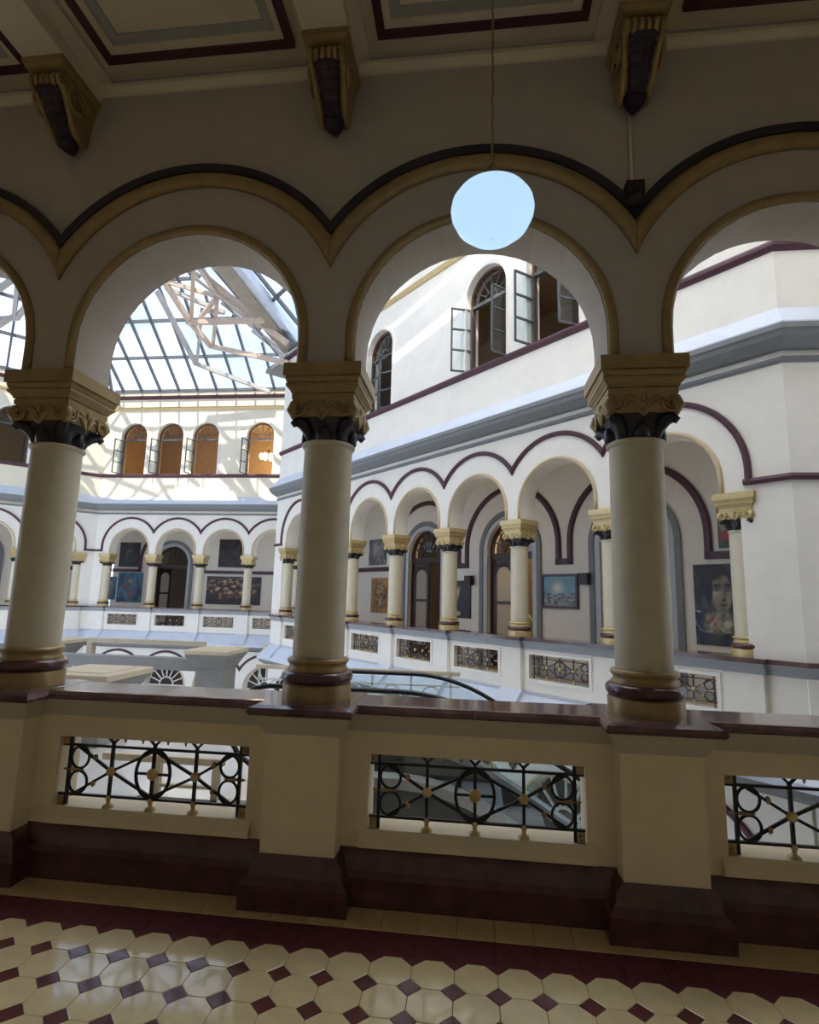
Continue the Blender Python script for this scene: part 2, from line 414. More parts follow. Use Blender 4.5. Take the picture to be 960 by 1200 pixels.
# piers at the folds
def pier(fr, s0, s1, W, dz=0, o1=OF):
    MB().box(s0, s1, -OF, o1, 1.0+dz, ZCAP+dz).build('pier', 'white_paint', W)
pier(RIGHT, -OF*T22, COLS_RIGHT[0]-.06, Wr); pier(RIGHT, COLS_RIGHT[-1]+.06, LR+OF*T22, Wr)
pier(FAR, COLS_FAR[-1]+.10, LF-.05, Wf, 0, OF-.03); pier(LEFT, .05, COLS_LEFT[0]-.10, Wl, 0, OF-.03)

# ------------------------------------------------------------------ parapets
def parapet(name, label, fr, cols, s0, s1, side, wm, k0=0, k1=0):
    """side=-1: seen from the gallery (near), +1: seen from the courtyard. Wall with framed openings, pedestals, coping"""
    P = empty(name, fr.M); tag(P, label, 'parapet', kind='structure')
    # wall runs in o from -.115 to .085
    OA, OB = (-.115, .085) if side < 0 else (-.03, .165)
    HW = .218
    def panel(a, b):
        c = (a+b)/2; hw = .6275 if (b-a) > 1.97 else .60
        m = MB(); z0, z1, w0, w1 = .385, .80, c-hw, c+hw
        m.box(a, b, OA, OB, z1, .98); m.box(a, b, OA, OB, 0, z0); m.box(a, w0, OA, OB, z0, z1); m.box(w1, b, OA, OB, z0, z1)
        m.build('panel_wall', wm, P)
        so_ = OA if side < 0 else OB; sg = -1 if side < 0 else 1
        if side < 0:
            MB().prism([(so_, .285), (so_-.045, .30), (so_-.045, .335), (so_, .385)], w0-.04, w1+.04).build('sill', wm, P)
        else:
            e = .05
            m = MB()
            for x0, x1, y0, y1 in ((w0-e, w1+e, z1, z1+e), (w0-e, w1+e, z0-e, z0), (w0-e, w0, z0, z1), (w1, w1+e, z0, z1)):
                m.box(x0, x1, so_-.002, so_+.025, y0, y1)
            m.build('panel_frame', wm, P)
        return c
    cen = []
    for a, b in zip(cols, cols[1:]): cen.append(panel(a, b))
    if side > 0:
        q4 = [(OA, 0), (OB, 0), (OB, .98), (OA, .98)]; MB().miter(q4, s0, cols[0], k0, 0, 0).build('panel_wall', wm, P); MB().miter(q4, cols[-1], s1, 0, k1, 0).build('panel_wall', wm, P)
    f = -.255 if side < 0 else OB+.10
    for c in cols:
        m = MB()
        if side < 0: m.box(c-HW, c+HW, f, .10, .2, .93)
        else: m.box(c-HW, c+HW, -.10, f-.02, 0.0, .93)
        m.build('pedestal', wm, P)
        if side < 0:
            # maroon moulded base round the pedestal
            m = MB()
            for h0, d0, z0, h1, d1, z1 in ((.310, .315, 0, .310, .315, .13), (.310, .315, .13, .275, .28, .165), (.275, .28, .165, .262, .272, .19), (.262, .272, .19, .262, .272, .225), (.262, .272, .225, .228, .262, .275)):
                m.add([(c+a*(h0 if k == 0 else h1), (-(d0 if k == 0 else d1) if b < 0 else .09), z0 if k == 0 else z1) for k in (0, 1) for a, b in ((-1,-1),(1,-1),(1,1),(-1,1))],
                      [(0,3,2,1),(4,5,6,7),(0,1,5,4),(1,2,6,5),(2,3,7,6),(3,0,4,7)])
            m.build('plinth', 'maroon', P)
            m = MB(); hw0, hw1 = .222, .285
            m.add([(c+a*hw, (-(d) if b < 0 else .12), z) for hw, d, z in ((hw0, .262, .92), (hw0+.02, .275, .95), (hw1, .325, 1.035)) for a, b in ((-1,-1),(1,-1),(1,1),(-1,1))],
                  [(0,3,2,1),(8,9,10,11)]+[(4*k+i, 4*k+(i+1) % 4, 4*k+4+(i+1) % 4, 4*k+4+i) for k in (0, 1) for i in range(4)])
            m.build('cap_moulding', 'pale_grey_in', P)
            m = MB()
            m.add([(c+a*hw, (-(d) if b < 0 else .24), z) for hw, d, z in ((.298, .345, 1.035), (.312, .362, 1.055), (.300, .350, 1.078), (.27, .31, 1.09)) for a, b in ((-1,-1),(1,-1),(1,1),(-1,1))],
                  [(0,3,2,1),(12,13,14,15)]+[(4*k+i, 4*k+(i+1) % 4, 4*k+4+(i+1) % 4, 4*k+4+i) for k in range(3) for i in range(4)])
            m.build('coping_block', 'marble', P)
    if side < 0:
        for a, b in zip(cols, cols[1:]):
            x0, x1 = a+.24, b-.24
            MB().prism([(-.09, 0), (-.185, 0), (-.185, .15), (-.16, .18), (-.15, .215), (-.135, .25), (-.115, .285), (-.09, .285)], a+.2, b-.2).build('plinth', 'maroon', P)
            MB().prism([(-.10, .93), (-.125, .93), (-.14, .96), (-.175, 1.035), (-.10, 1.035)], a+.2, b-.2).build('cap_moulding', 'pale_grey_in', P)
            mid = (a+b)/2
            for u0, u1 in ((a+.27, mid-.0015), (mid+.0015, b-.27)):
                MB().prism([(-.165, 1.032), (-.185, 1.045), (-.185, 1.065), (-.165, 1.084), (-.14, 1.086), (.19, 1.086), (.20, 1.07), (.20, 1.032)], u0, u1).build('coping_slab', 'marble', P)
    else:
        o = OB
        def run(poly, nm, m_): MB().miter(poly, s0, s1, k0, k1, 0).build(nm, m_, P)
        run([(o-.03, .88), (o+.03, .90), (o+.05, .97), (o+.09, 1.03), (o-.03, 1.03)], 'cap_moulding', 'mould_grey')
        for c in cols:
            MB().prism([(f-.06, .88), (f, .90), (f+.02, .97), (f+.06, 1.028), (f-.06, 1.028)], c-.25, c+.25).build('cap_moulding', 'mould_grey', P)
            MB().box(c-.28, c+.28, -.26, f+.08, 1.032, 1.089).build('coping_block', 'marble', P)
        run([(o+.105, 1.03), (o+.105, 1.086), (-.20, 1.086), (-.20, 1.03)], 'coping_slab', 'marble')
        run([(0, .14), (OB+.0, .14), (OB+.36, -.22), (OB+.36, -.30), (0, -.30)], 'ledge', 'ledge_blue')
        run([(OB-.02, .17), (OB+.03, .17), (OB+.03, .13), (OB-.02, .13)], 'moulding', 'pale_grey')
        for c in cols:
            MB().prism([(OB, .17), (f, .17), (f+.33, -.20), (OB, -.20)], c-.25, c+.25).build('ledge_block', 'ledge_blue', P)
        run([(0, -.30), (OB+.33, -.30), (OB+.28, -.40), (OB+.15, -.48), (0, -.52)], 'cornice', 'grey_trim')
    return P, cen
mat('pale_grey_in', (.50, .46, .38), .65, var=.05)
P_near, CEN_N = parapet('parapet', 'cream parapet with maroon coping and plinth under the near columns', NEAR, COLS_NEAR, 0, 0, -1, 'parapet_cream')
P_right, CEN_R = parapet('parapet', 'white parapet with grey coping moulding on the oblique arcade', RIGHT, COLS_RIGHT, 0, LR, 1, 'white_paint', -T22, T22)
P_far, CEN_F = parapet('parapet', 'white parapet along the far arcade beyond the stone pillars', FAR, COLS_FAR, 0, LF, 1, 'white_paint', 0, -T22)
P_left, CEN_L = parapet('parapet', 'white parapet along the angled arcade next to the far wall', LEFT, COLS_LEFT, 0, 11.2, 1, 'white_paint', T22, 0)

# ------------------------------------------------------------------ gallery interiors: floors, ceilings, back walls with doors
def floor_slab(name, label, fr, s0, s1, o0, o1, z, m, th=.3):
    return struct(name, MB().box(s0, s1, o0, o1, z-th, z), m, label, None, fr.M)
G = 3.0
def gallery(tagname, fr, s0, s1, doors, room_d=2.6, k0=0, k1=0):
    fl = struct('floor_'+tagname, MB().box(s0, s1, -G-room_d, -.11, -.3, 0), 'tile_edge', 'gallery floor behind the %s arcade' % tagname, None, fr.M)
    ce = struct('ceiling_'+tagname, MB().box(s0, s1, -G-room_d, -OF, 5.40, 5.52), 'gallery_wall', 'plain gallery ceiling behind the %s arcade' % tagname, None, fr.M)
    mb = MB().archwall([(d, 3.05, .78, 0) for d in sorted(doors)], s0, s1, 5.40, -G-.35, -G, 0)
    bw = struct('wall_%s_back' % tagname, mb, 'gallery_wall', 'cream inner wall behind the %s arcade with arched doorways and maroon mouldings' % tagname, None, fr.M)
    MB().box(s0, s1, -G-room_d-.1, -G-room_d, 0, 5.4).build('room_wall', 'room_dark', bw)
    ds = sorted(doors); o = -G
    for d in ds:
        # grey stepped surround
        MB().band(d, 3.05, .78, [(0, o-.01), (0, o+.03), (.13, o+.03), (.13, o-.01)], zl=0, zr=0).build('surround', 'pale_grey', bw)
        MB().band(d, 3.05, .92, [(0, o-.01), (0, o+.055), (.13, o+.055), (.13, o-.01)], zl=0, zr=0).build('surround', 'grey_trim', bw)
        MB().band(d, 3.12, 1.50, [(0, o-.01), (0, o+.05), (.03, o+.07), (.11, o+.07), (.14, o+.04), (.14, o-.01)], zl=2.60, zr=2.60).build('archivolt', 'maroon_paint', bw)
    edges = [s0]+[x for d in ds for x in (d-1.62, d+1.62)]+[s1]
    for a, b in zip(edges[::2], edges[1::2]):
        if b-a > .02: MB().box(a-.12 if a > s0 else a, b+.12 if b < s1 else b, o-.01, o+.07, 2.60, 2.74).build('moulding', 'maroon_paint', bw)
    for a, b in zip([s0]+[d+.95 for d in ds], [d-.95 for d in ds]+[s1]):
        if b-a > .3: MB().box(a, b, o-.01, o+.05, 0, .22).build('skirting', 'pale_grey', bw)
    return bw
DOOR_R = [3.88, 7.34, 10.80]
gallery('right', RIGHT, -1.4, LR+1.2, DOOR_R)
DOOR_F = [13.92-6.38]
gallery('far', FAR, -2.0, LF+1.2, DOOR_F)
gallery('left', LEFT, -1.2, 11.2, [4.0, 7.6])

def door(n, fr, s, leaf_open, label, glow=False):
    D = empty('door_%d' % n, fr.at(s, -G-.16, 0)); tag(D, label, 'door', kind='structure')
    MB().band(0, 3.05, .70, [(0, -.05), (0, .05), (.08, .05), (.08, -.05)], zl=0, zr=0).build('frame', 'wood', D)
    MB().box(-.70, .70, -.06, .06, 2.80, 2.98).build('transom', 'wood', D)
    m = MB()
    for i in range(1, 8):
        a = PI*i/8; m.bar((.30*math.cos(a), 0, 2.98+.30*math.sin(a)), (.72*math.cos(a), 0, 3.03+.72*math.sin(a)), .03, .04, (0, 1, 0))
    m.build('muntin', 'wood', D)
    MB().band(0, 2.98, .285, [(0, -.02), (0, .02), (.035, .02), (.035, -.02)]).build('muntin', 'wood', D)
    P = [(-.7, 0, 2.98)]+[(.7*math.cos(PI-PI*i/18), 0, 3.05+.7*math.sin(PI-PI*i/18)) for i in range(19)]+[(.7, 0, 2.98)]
    MB().add(P, [tuple(range(len(P)))]).build('pane', 'glass_door', D)
    for sg, ang in zip((-1, 1), leaf_open):
        L = empty('leaf', T(sg*.69, 0, 0) @ Matrix.Rotation(math.radians(ang), 4, 'Z'), D)
        q = -sg
        m = MB()
        m.box(0, q*.10, -.025, .025, 0, 2.80); m.box(q*.58, q*.68, -.025, .025, 0, 2.80)
        m.box(0, q*.68, -.025, .025, 0, .30); m.box(0, q*.68, -.025, .025, 1.62, 1.70); m.box(0, q*.68, -.025, .025, 2.62, 2.80)
        m.band(q*.34, 2.38, .24, [(0, -.025), (0, .025), (.12, .025), (.12, -.025)])
        m.build('leaf_frame', 'wood', L)
        MB().box(q*.10, q*.58, -.004, .004, .30, 2.62).build('pane', 'glass_leaf', L)
    return D
door(1, RIGHT, DOOR_R[0], (-75, 6), 'dark wooden arched door with fanlight nearest the wall fold, partly hidden by a column')
door(2, RIGHT, DOOR_R[1], (-82, 4), 'dark arched door with one open leaf and a lit room with plant behind')
door(3, RIGHT, DOOR_R[2], (-80, 5), 'dark arched door with spoked fanlight, dim shop behind its open leaf')
door(4, FAR, DOOR_F[0], (-80, 70), 'dark arched doorway with fanlight in the far gallery')

# room lit behind the open door
lm = tag(MB().lathe([(.02, 3.6), (.16, 3.45), (.2, 3.3), (.16, 3.18), (.02, 3.12)], 16).build('ceiling_lamp', 'lamp_lit', None, RIGHT.at(6.9, -4.6, 1.2)), 'warm glowing lamp in the room behind the open door', 'lamp')
pl_ = bpy.data.lights.new('room_lamp', 'POINT'); pl_.energy = 130; pl_.color = (1, .78, .5); pl_.shadow_soft_size = .2
plo = bpy.data.objects.new('room_lamp', pl_); COL.objects.link(plo); plo.matrix_world = RIGHT.at(6.9, -4.6, 3.9); plo.parent = None
# plant in that room
pr_ = empty('potted_plant', RIGHT.at(7.0, -3.95, 0)); tag(pr_, 'green leafy potted plant inside the open doorway', 'plant')
MB().lathe([(.14, 0), (.19, .02), (.24, .45), (.26, .47), (.26, .5), (.2, .5)], 20).build('pot', 'stone_grey', pr_)
for i in range(22):
    a = i*2.4; l = .5+.3*random.random(); m = MB(); pts = []; z0 = .5+.6*random.random()
    for k in range(7):
        t = k/6; pts.append(Vector((math.cos(a)*l*t, math.sin(a)*l*t, z0+.9*t-1.0*t*t*(.6+.5*random.random()))))
    v = []; f = []
    for k, p in enumerate(pts):
        wd = .045*math.sin(PI*min(.97, k/6+.06)); sd = Vector((-math.sin(a), math.cos(a), 0))*wd; v += [p-sd, p+sd]
    f = [(2*k, 2*k+1, 2*k+3, 2*k+2) for k in range(6)]
    m.add(v, f, True); m.build('leaf', 'leaf', pr_)

# ------------------------------------------------------------------ upper rooms and windows
def upper_room(fr, s0, s1, nm, warm):
    m = MB(); m.box(s0, s1, -3.2, -3.1, 5.5, 9.7); m.box(s0, s1, -3.2, -OF, 9.2, 9.3); m.box(s0, s1, -3.2, -OF, 5.52, 5.6)
    m.box(s0, s0+.1, -3.2, -OF, 5.5, 9.3); m.box(s1-.1, s1, -3.2, -OF, 5.5, 9.3)
    struct('wall_room_'+nm, m, 'room_tan', 'tan painted room seen through the upper %s windows' % nm, None, fr.M)
upper_room(RIGHT, .2, LR-.3, 'right', 0); upper_room(FAR, .2, LF-.3, 'far', 1); upper_room(LEFT, .3, 11, 'left', 1)
nwin = [0]
def casement(fr, s, la, ra, label, wm='window_grey'):
    nwin[0] += 1
    WN = empty('window_%d' % nwin[0], fr.at(s, 0, 0)); tag(WN, label, 'window', kind='structure')
    W_, zs, zb = .58, 8.18, 6.54
    MB().band(0, zs, W_-.01, [(-.05, -.05), (-.05, .05), (.0, .05), (.0, -.05)], zl=zb, zr=zb).build('frame', 'window_brown', WN)
    e = OF
    MB().band(0, zs, W_, [(0, e-.002), (0, e+.02), (.07, e+.03), (.10, e+.012), (.10, e-.002)], zl=zb, zr=zb).build('surround', 'white_paint', WN)
    MB().box(-.54, .54, -.04, .05, 8.02, 8.09).build('transom', wm, WN)
    m = MB()
    for i in range(1, 6):
        a = PI*i/6; m.bar((.16*math.cos(a), 0, 8.10+.16*math.sin(a)), (.54*math.cos(a), 0, 8.09+.60*math.sin(a)), .022, .03, (0, 1, 0))
    m.band(0, 8.10, .15, [(0, -.015), (0, .015), (.022, .015), (.022, -.015)]); m.build('muntin', wm, WN)
    P = [(-.54, 0, 8.06)]+[(.54*math.cos(PI-PI*i/16), 0, zs+.54*math.sin(PI-PI*i/16)) for i in range(17)]+[(.54, 0, 8.06)]
    MB().add(P, [tuple(range(len(P)))]).build('pane', 'glass', WN)
    for sg, ang in ((-1, la), (1, ra)):
        L = empty('leaf', T(sg*.53, .05, 0) @ Matrix.Rotation(math.radians(ang), 4, 'Z'), WN); q = -sg
        m = MB(); z0, z1 = zb+.02, 8.02; t = .035
        m.box(0, q*t, -.018, .018, z0, z1); m.box(q*(.48-t), q*.48, -.018, .018, z0, z1)
        for k in range(4): z = z0+(z1-z0-t)*k/3; m.box(0, q*.48, -.018, .018, z, z+t)
        m.build('leaf_frame', wm, L)
        for k in range(3):
            za = z0+(z1-z0-t)*k/3+t; zb_ = z0+(z1-z0-t)*(k+1)/3
            MB().box(q*t, q*(.48-t), -.003, .003, za, zb_).build('pane', 'glass', L)
    return WN
# leaf angles: negative/positive swing towards the courtyard (+o)
for s, a, b, lb in zip(WIN_R, (70, 84, 20, 60), (-100, -118, -12, -80),
        ('arched window with casements flung wide open on the oblique upper wall, closest to the fold', 'arched window with both casements open, second from the fold on the oblique upper wall',
         'nearly closed arched window alone on the oblique upper wall', 'arched window at the far end of the oblique upper wall')):
    casement(RIGHT, s, a, b, lb)
for s, lb in zip(WIN_F, ('arched window next to the wall fold in the sunlit upper far wall', 'middle window of the three close together in the sunlit far wall', 'third arched window from the fold in the sunlit far wall', 'arched window with a glowing chandelier inside, set apart in the sunlit far wall')):
    casement(FAR, s, -80, -104, lb, 'window_grey')
for i, s in enumerate(WIN_L):
    casement(LEFT, s, -80, -100, ('arched window with open casements beside the fold on the angled upper wall', 'second arched window from the fold on the angled upper wall', 'third arched window from the fold on the angled upper wall', 'arched window fourth from the fold on the angled upper wall')[i], 'window_grey')
# chandelier seen in the far window
ch = empty('chandelier', FAR.at(WIN_F[3]+.05, -.9, 7.45)); tag(ch, 'golden glowing chandelier inside the far upper window', 'chandelier')
MB().tube([(0, 0, .4), (0, 0, 1.6)], .015).build('rod', 'brass', ch)
for k in range(8):
    a = k*PI/4; MB().lathe([(.01, 0), (.07, .05), (.09, .14), (.05, .2)], 10, .30*math.cos(a), .30*math.sin(a)).build('lamp_shade', 'lamp_lit', ch)
    MB().tube([(0, 0, .45), (.2*math.cos(a), .2*math.sin(a), .12), (.34*math.cos(a), .34*math.sin(a), .02)], .012, 6).build('arm', 'brass', ch)
cl = bpy.data.lights.new('chandelier_light', 'POINT'); cl.energy = 60; cl.color = (1, .75, .4); cl.shadow_soft_size = .3
clo = bpy.data.objects.new('chandelier_light', cl); COL.objects.link(clo); clo.matrix_world = FAR.at(WIN_F[3]-.1, -1.5, 7.2)

# ------------------------------------------------------------------ lower storey and courtyard floor
DZ = -5.3
struct('floor_courtyard', MB().box(-34, 20, 3.2, 30, DZ-.3, DZ), 'floor_white', 'pale polished courtyard floor a storey below')
for nm, fr, cols, s0, s1 in (('right', RIGHT, COLS_RIGHT, 0, LR), ('far', FAR, COLS_FAR, 0, LF), ('left', LEFT, COLS_LEFT, 0, 11.2)):
    Wx = arcade_wall('wall_%s_lower' % nm, 'off-white lower storey arcade below the %s parapet' % nm, fr, cols, s0, s1, 'white_paint', dz=DZ, ztop=5.3-.28, ends=(False, False))
    for c in cols: MB().box(c-.19, c+.19, -OF, OF, DZ, ZCAP+DZ).build('pier', 'white_paint', Wx)
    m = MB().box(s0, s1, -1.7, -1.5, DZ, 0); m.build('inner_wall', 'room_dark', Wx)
    for a, b in zip(cols, cols[1:]):
        c = (a+b)/2; R = .78
        MB().band(c, ZC+DZ, .26, [(0, -.02), (0, .02), (.04, .02), (.04, -.02)]).build('muntin', 'white_metal', Wx)
        m = MB()
        for i in range(1, 8):
            an = PI*i/8; m.bar((c+.28*math.cos(an), 0, ZC+DZ+.28*math.sin(an)), (c+R*math.cos(an), 0, ZC+DZ+R*math.sin(an)), .035, .04, (0, 1, 0))
        m.box(c-R, c+R, -.03, .03, ZC+DZ-.06, ZC+DZ); m.build('muntin', 'white_metal', Wx)
mb = MB(); mb.box(-7.9, 14, -OF, OF, DZ, -.3); struct('wall_near_lower', mb, 'white_paint', 'lower storey wall beneath the near gallery', None, NEAR.M)

# ------------------------------------------------------------------ our gallery shell
XL, XR, YB = -7.9, 8.0, -1.5
struct('wall_gallery_back', MB().box(XL, XR, YB-.2, YB, 0, 5.75), 'gallery_wall', 'cream inner wall of the near gallery')
struct('wall_gallery_left', MB().box(XL-.2, XL, YB-.2, 3.72, 0, 10.2), 'gallery_wall', 'cream end wall of the near gallery, left')
struct('wall_gallery_right', MB().box(XR, XR+.2, YB-.2, 3.72, 0, 5.75), 'gallery_wall', 'cream end wall of the near gallery, right')
# ceiling with beams and coffers
ZCE = 5.56
CE = struct('ceiling', MB().box(XL, XR, YB, 3.35, ZCE, ZCE+.2), 'ceil', 'beige coffered ceiling of the near gallery')
for c in COLS_NEAR:
    b = MB(); b.box(c-.15, c+.15, YB, 3.35, 5.35, ZCE+.002); b.build('beam', 'ceil', CE)
    for sg in (-1, 1): MB().prism([(0, 5.46), (0, ZCE+.001), (.07, ZCE+.001), (.07, 5.53), (.03, 5.50)], -.5, .5).build('beam_moulding', 'ceil', CE, T(c+sg*.149, (YB+3.35)/2, 0) @ Matrix.Rotation(PI/2*sg*-1, 4, 'Z') @ Matrix.Diagonal((4.85, 1, 1, 1)))
def ring(m, x0, x1, y0, y1, t, z0, z1):
    m.box(x0, x1, y0, y0+t, z0, z1); m.box(x0, x1, y1-t, y1, z0, z1); m.box(x0, x0+t, y0+t, y1-t, z0, z1); m.box(x1-t, x1, y0+t, y1-t, z0, z1)
for a, b in zip(COLS_NEAR, COLS_NEAR[1:]):
    for y0, y1 in ((.95, 3.20), (-1.3, .75)):
        x0, x1 = a+.30, b-.29
        m = MB(); ring(m, x0, x1, y0, y1, .055, ZCE-.05, ZCE+.002); m.build('coffer_frame', 'maroon_paint', CE)
        m = MB(); ring(m, x0+.055, x1-.055, y0+.055, y1-.055, .05, ZCE-.03, ZCE+.002); m.build('coffer_moulding', 'ceil', CE)
        m = MB(); ring(m, x0+.105, x1-.105, y0+.105, y1-.105, .07, ZCE-.012, ZCE+.002); m.build('coffer_border', 'coffer_grey', CE)

# floor: setting bed, tiles
FL = struct('floor', MB().box(XL, XR, YB, 3.43, -.3, -.012), 'grout', 'polished floor of cream octagon tiles with maroon diamonds and border')
TX0, TY0, TS = -2.275, 2.76, .2
cut = .058; gp = .0012
def tile_mesh(name, pts, m, bev=.0015):
    k = len(pts); cx = sum(p[0] for p in pts)/k; cy = sum(p[1] for p in pts)/k
    def sh(p, d): v = Vector((cx-p[0], cy-p[1])); v.normalize(); return (p[0]+v.x*d, p[1]+v.y*d)
    top = [(*sh(p, bev*2), 0) for p in pts]; mid = [(*p, -bev) for p in pts]; bot = [(*p, -.012) for p in pts]
    v = top+mid+bot
    f = [tuple(range(k))]+[(j*k+i, j*k+k+i, j*k+k+(i+1) % k, j*k+(i+1) % k) for j in (0, 1) for i in range(k)]
    mb = MB().add(v, f); me = mb.mesh(name); me.materials.append(MATS[m]); return me
h = TS/2-gp; q = TS/2-cut
oct_me = tile_mesh('octagon_tile', [(-q, -h), (q, -h), (h, -q), (h, q), (q, h), (-q, h), (-h, q), (-h, -q)], 'tile_cream')
d = cut-gp*1.4
dia_me = tile_mesh('diamond_tile', [(-d, 0), (0, -d), (d, 0), (0, d)], 'tile_maroon')
half_me = tile_mesh('half_diamond_tile', [(-d, 0), (0, -d), (d, 0)], 'tile_maroon')
bm_me = tile_mesh('border_tile', [(-h, 0), (h, 0), (h, .193), (-h, .193)], 'tile_maroon')
bc_me = tile_mesh('edge_tile', [(-h, 0), (h, 0), (h, .22), (-h, .22)], 'tile_edge')
rest = MB()
def in_view(x, y): return y > 1.75 and (-1.55-(y-1.75)*.95) < x < (1.15+(y-1.75)*.55)
for i in range(-28, 50):
    x = TX0+TS*i
    if XL+.1 < x+.1 < XR-.1:
        if -3.3 < x < 2.4:
            obj('border_tile', bm_me, FL, T(x+.1, 2.961, 0)); obj('edge_tile', bc_me, FL, T(x+.1, 3.156, 0)); obj('half_diamond_tile', half_me, FL, T(x, 2.96, 0))
        else:
            rest.cur = 1; rest.box(x+gp, x+TS-gp, 2.961, 3.154, -.012, 0); rest.cur = 2; rest.box(x+gp, x+TS-gp, 3.156, 3.376, -.012, 0)
        for j in range(0, 21):
            y = TY0-TS*j
            if in_view(x+.1, y+.1) and j < 6:
                obj('octagon_tile', oct_me, FL, T(x+.1, y+.1, 0)); obj('diamond_tile', dia_me, FL, T(x, y, 0))
            else:
                rest.cur = 0
                rest.add([(x+.1+a, y+.1+b, 0) for a, b in ((-q, -h), (q, -h), (h, -q), (h, q), (q, h), (-q, h), (-h, q), (-h, -q))], [tuple(range(8))])
                rest.cur = 1; rest.add([(x+a, y+b, 0) for a, b in ((-d, 0), (0, -d), (d, 0), (0, d))], [(0, 1, 2, 3)])
ro = rest.build('tile_field', ['tile_cream', 'tile_maroon', 'tile_edge'], FL); ro['kind'] = 'stuff'

# ------------------------------------------------------------------ columns
def superloft(m, rows, n=32):
    v = []; f = []
    for a, e, z in rows:      # half size, exponent, z
        for i in range(n):
            t = 2*PI*i/n; c, s = math.cos(t), math.sin(t)
            r = a/((abs(c)**e+abs(s)**e)**(1/e)); v.append((r*c, r*s, z))
    for k in range(len(rows)-1):
        for i in range(n): j = (i+1) % n; f.append((k*n+i, k*n+j, (k+1)*n+j, (k+1)*n+i))
    m.add(v, f, True); m.add(v[:n], [tuple(range(n-1, -1, -1))]); m.add(v[-n:], [tuple(range(n))]); return m
def make_column(gold, label, group, M):
    C_ = empty('column', M); tag(C_, label, 'column', group)
    n = 40
    MB().lathe([(.214, 1.0885), (.214, 1.175), (.208, 1.185), (.19, 1.188)], n).build('base_drum', gold, C_)
    MB().lathe([(.19, 1.186), (.208, 1.19), (.222, 1.207), (.225, 1.225), (.220, 1.243), (.205, 1.257), (.18, 1.26)], n).build('torus', 'maroon', C_)
    MB().lathe([(.19, 1.258), (.192, 1.268), (.182, 1.278), (.178, 1.292), (.184, 1.305), (.192, 1.312), (.194, 1.324), (.186, 1.336), (.16, 1.34)], n).build('base_ring', gold, C_)
    MB().lathe([(.1605, 1.335)]+[(.1635-.004*(i/8)**2, 1.35+1.345*i/8) for i in range(9)], n).build('shaft', 'column_cream', C_)
    MB().lathe([(.155, 2.69), (.170, 2.695), (.178, 2.708), (.174, 2.722), (.155, 2.728)], n).build('astragal', 'column_cream', C_)
    CP = superloft(MB(), [(.148, 2, 2.722), (.146, 2.2, 2.76), (.150, 2.4, 2.80), (.163, 2.8, 2.84), (.182, 3.2, 2.87), (.19, 4, 2.885)]).build('capital_bell', 'capital_dark', C_)
    m = MB()
    for k in range(4):                                   # dark leaves curling out under the corners
        R = Matrix.Rotation(k*PI/2+PI/4, 3, 'Z')
        pts = [R @ Vector((x, 0, z)) for x, z in ((.13, 2.73), (.15, 2.79), (.195, 2.835), (.245, 2.845), (.262, 2.825), (.252, 2.805))]
        m.tube(pts, [.03, .04, .042, .036, .028, .014], 8)
        R = Matrix.Rotation(k*PI/2, 3, 'Z')
        m.tube([R @ Vector((x, 0, z)) for x, z in ((.14, 2.73), (.15, 2.78), (.17, 2.82))], [.05, .045, .02], 8)
    m.build('leaf', 'capital_dark', CP)
    CG = superloft(MB(), [(.188, 4, 2.872), (.196, 6, 2.90), (.203, 9, 2.94), (.207, 12, 2.985)], 48).build('capital_block', gold, C_)
    m = MB()
    for k in range(4):
        R = Matrix.Rotation(k*PI/2, 3, 'Z')
        for sg in (-1, 1):
            pts = []
            for i in range(22):
                t = i/21; a = -.6+t*3.6*PI; r = .052*(1-t*.85)
                pts.append(R @ Vector((sg*(.160+r*math.cos(a)*-1), -.207, 2.915+r*math.sin(a)*-1)))
            m.tube(pts, [.012*(1-.4*i/21) for i in range(22)], 6)
            pts = [R @ Vector((sg*x, -.203, z)) for x, z in ((.115, 2.95), (.08, 2.965), (.045, 2.945), (.02, 2.905), (.0, 2.875))]
            m.tube(pts, [.012, .013, .014, .012, .006], 6)
            pts = [R @ Vector((sg*x, -.202, z)) for x, z in ((.10, 2.915), (.07, 2.93), (.04, 2.905), (.015, 2.87), (0, 2.845))]
            m.tube(pts, [.006, .012, .016, .014, .004], 6)
        m.tube([R @ Vector((0, -.205, z)) for z in (2.985, 2.965, 2.95, 2.93)], [.006, .02, .02, .006], 6)
        R4 = Matrix.Rotation(k*PI/2+PI/4, 3, 'Z')
        m.tube([R4 @ Vector((x, 0, z)) for x, z in ((.225, 2.985), (.272, 2.95), (.285, 2.91), (.262, 2.872), (.24, 2.885))], [.02, .032, .036, .028, .01], 8)
    m.build('volute', gold, CG)
    m = MB()
    for a0, z0, a1, z1 in ((.205, 2.985, .207, 3.018), (.198, 3.018, .198, 3.026), (.212, 3.026, .216, 3.042), (.218, 3.042, .236, 3.066), (.241, 3.066, .241, 3.082), (.228, 3.082, .228, 3.090),
                           (.236, 3.090, .246, 3.118), (.242, 3.118, .242, 3.128), (.257, 3.128, .257, ZCAP)): m.frustum(a0, a0, z0, a1, a1, z1)
    m.build('abacus', gold, C_)
    return C_
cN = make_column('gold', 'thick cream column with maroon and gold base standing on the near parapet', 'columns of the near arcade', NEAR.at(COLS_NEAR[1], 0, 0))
NEARWORD = {1: 'three bays along from the one under the black spotlight', 2: 'two bays along from the one under the black spotlight', 3: 'one bay along from the one under the black spotlight, past the pendant lamp',
            4: 'directly under the black spotlight', 5: 'one bay past the black spotlight, away from the pendant lamp'}
cN['label'] = 'thick cream near column '+NEARWORD[1]
for i in range(2, 6): copy_tree(cN, NEAR.at(COLS_NEAR[i], 0, 0))['label'] = 'thick cream near column '+NEARWORD[i]
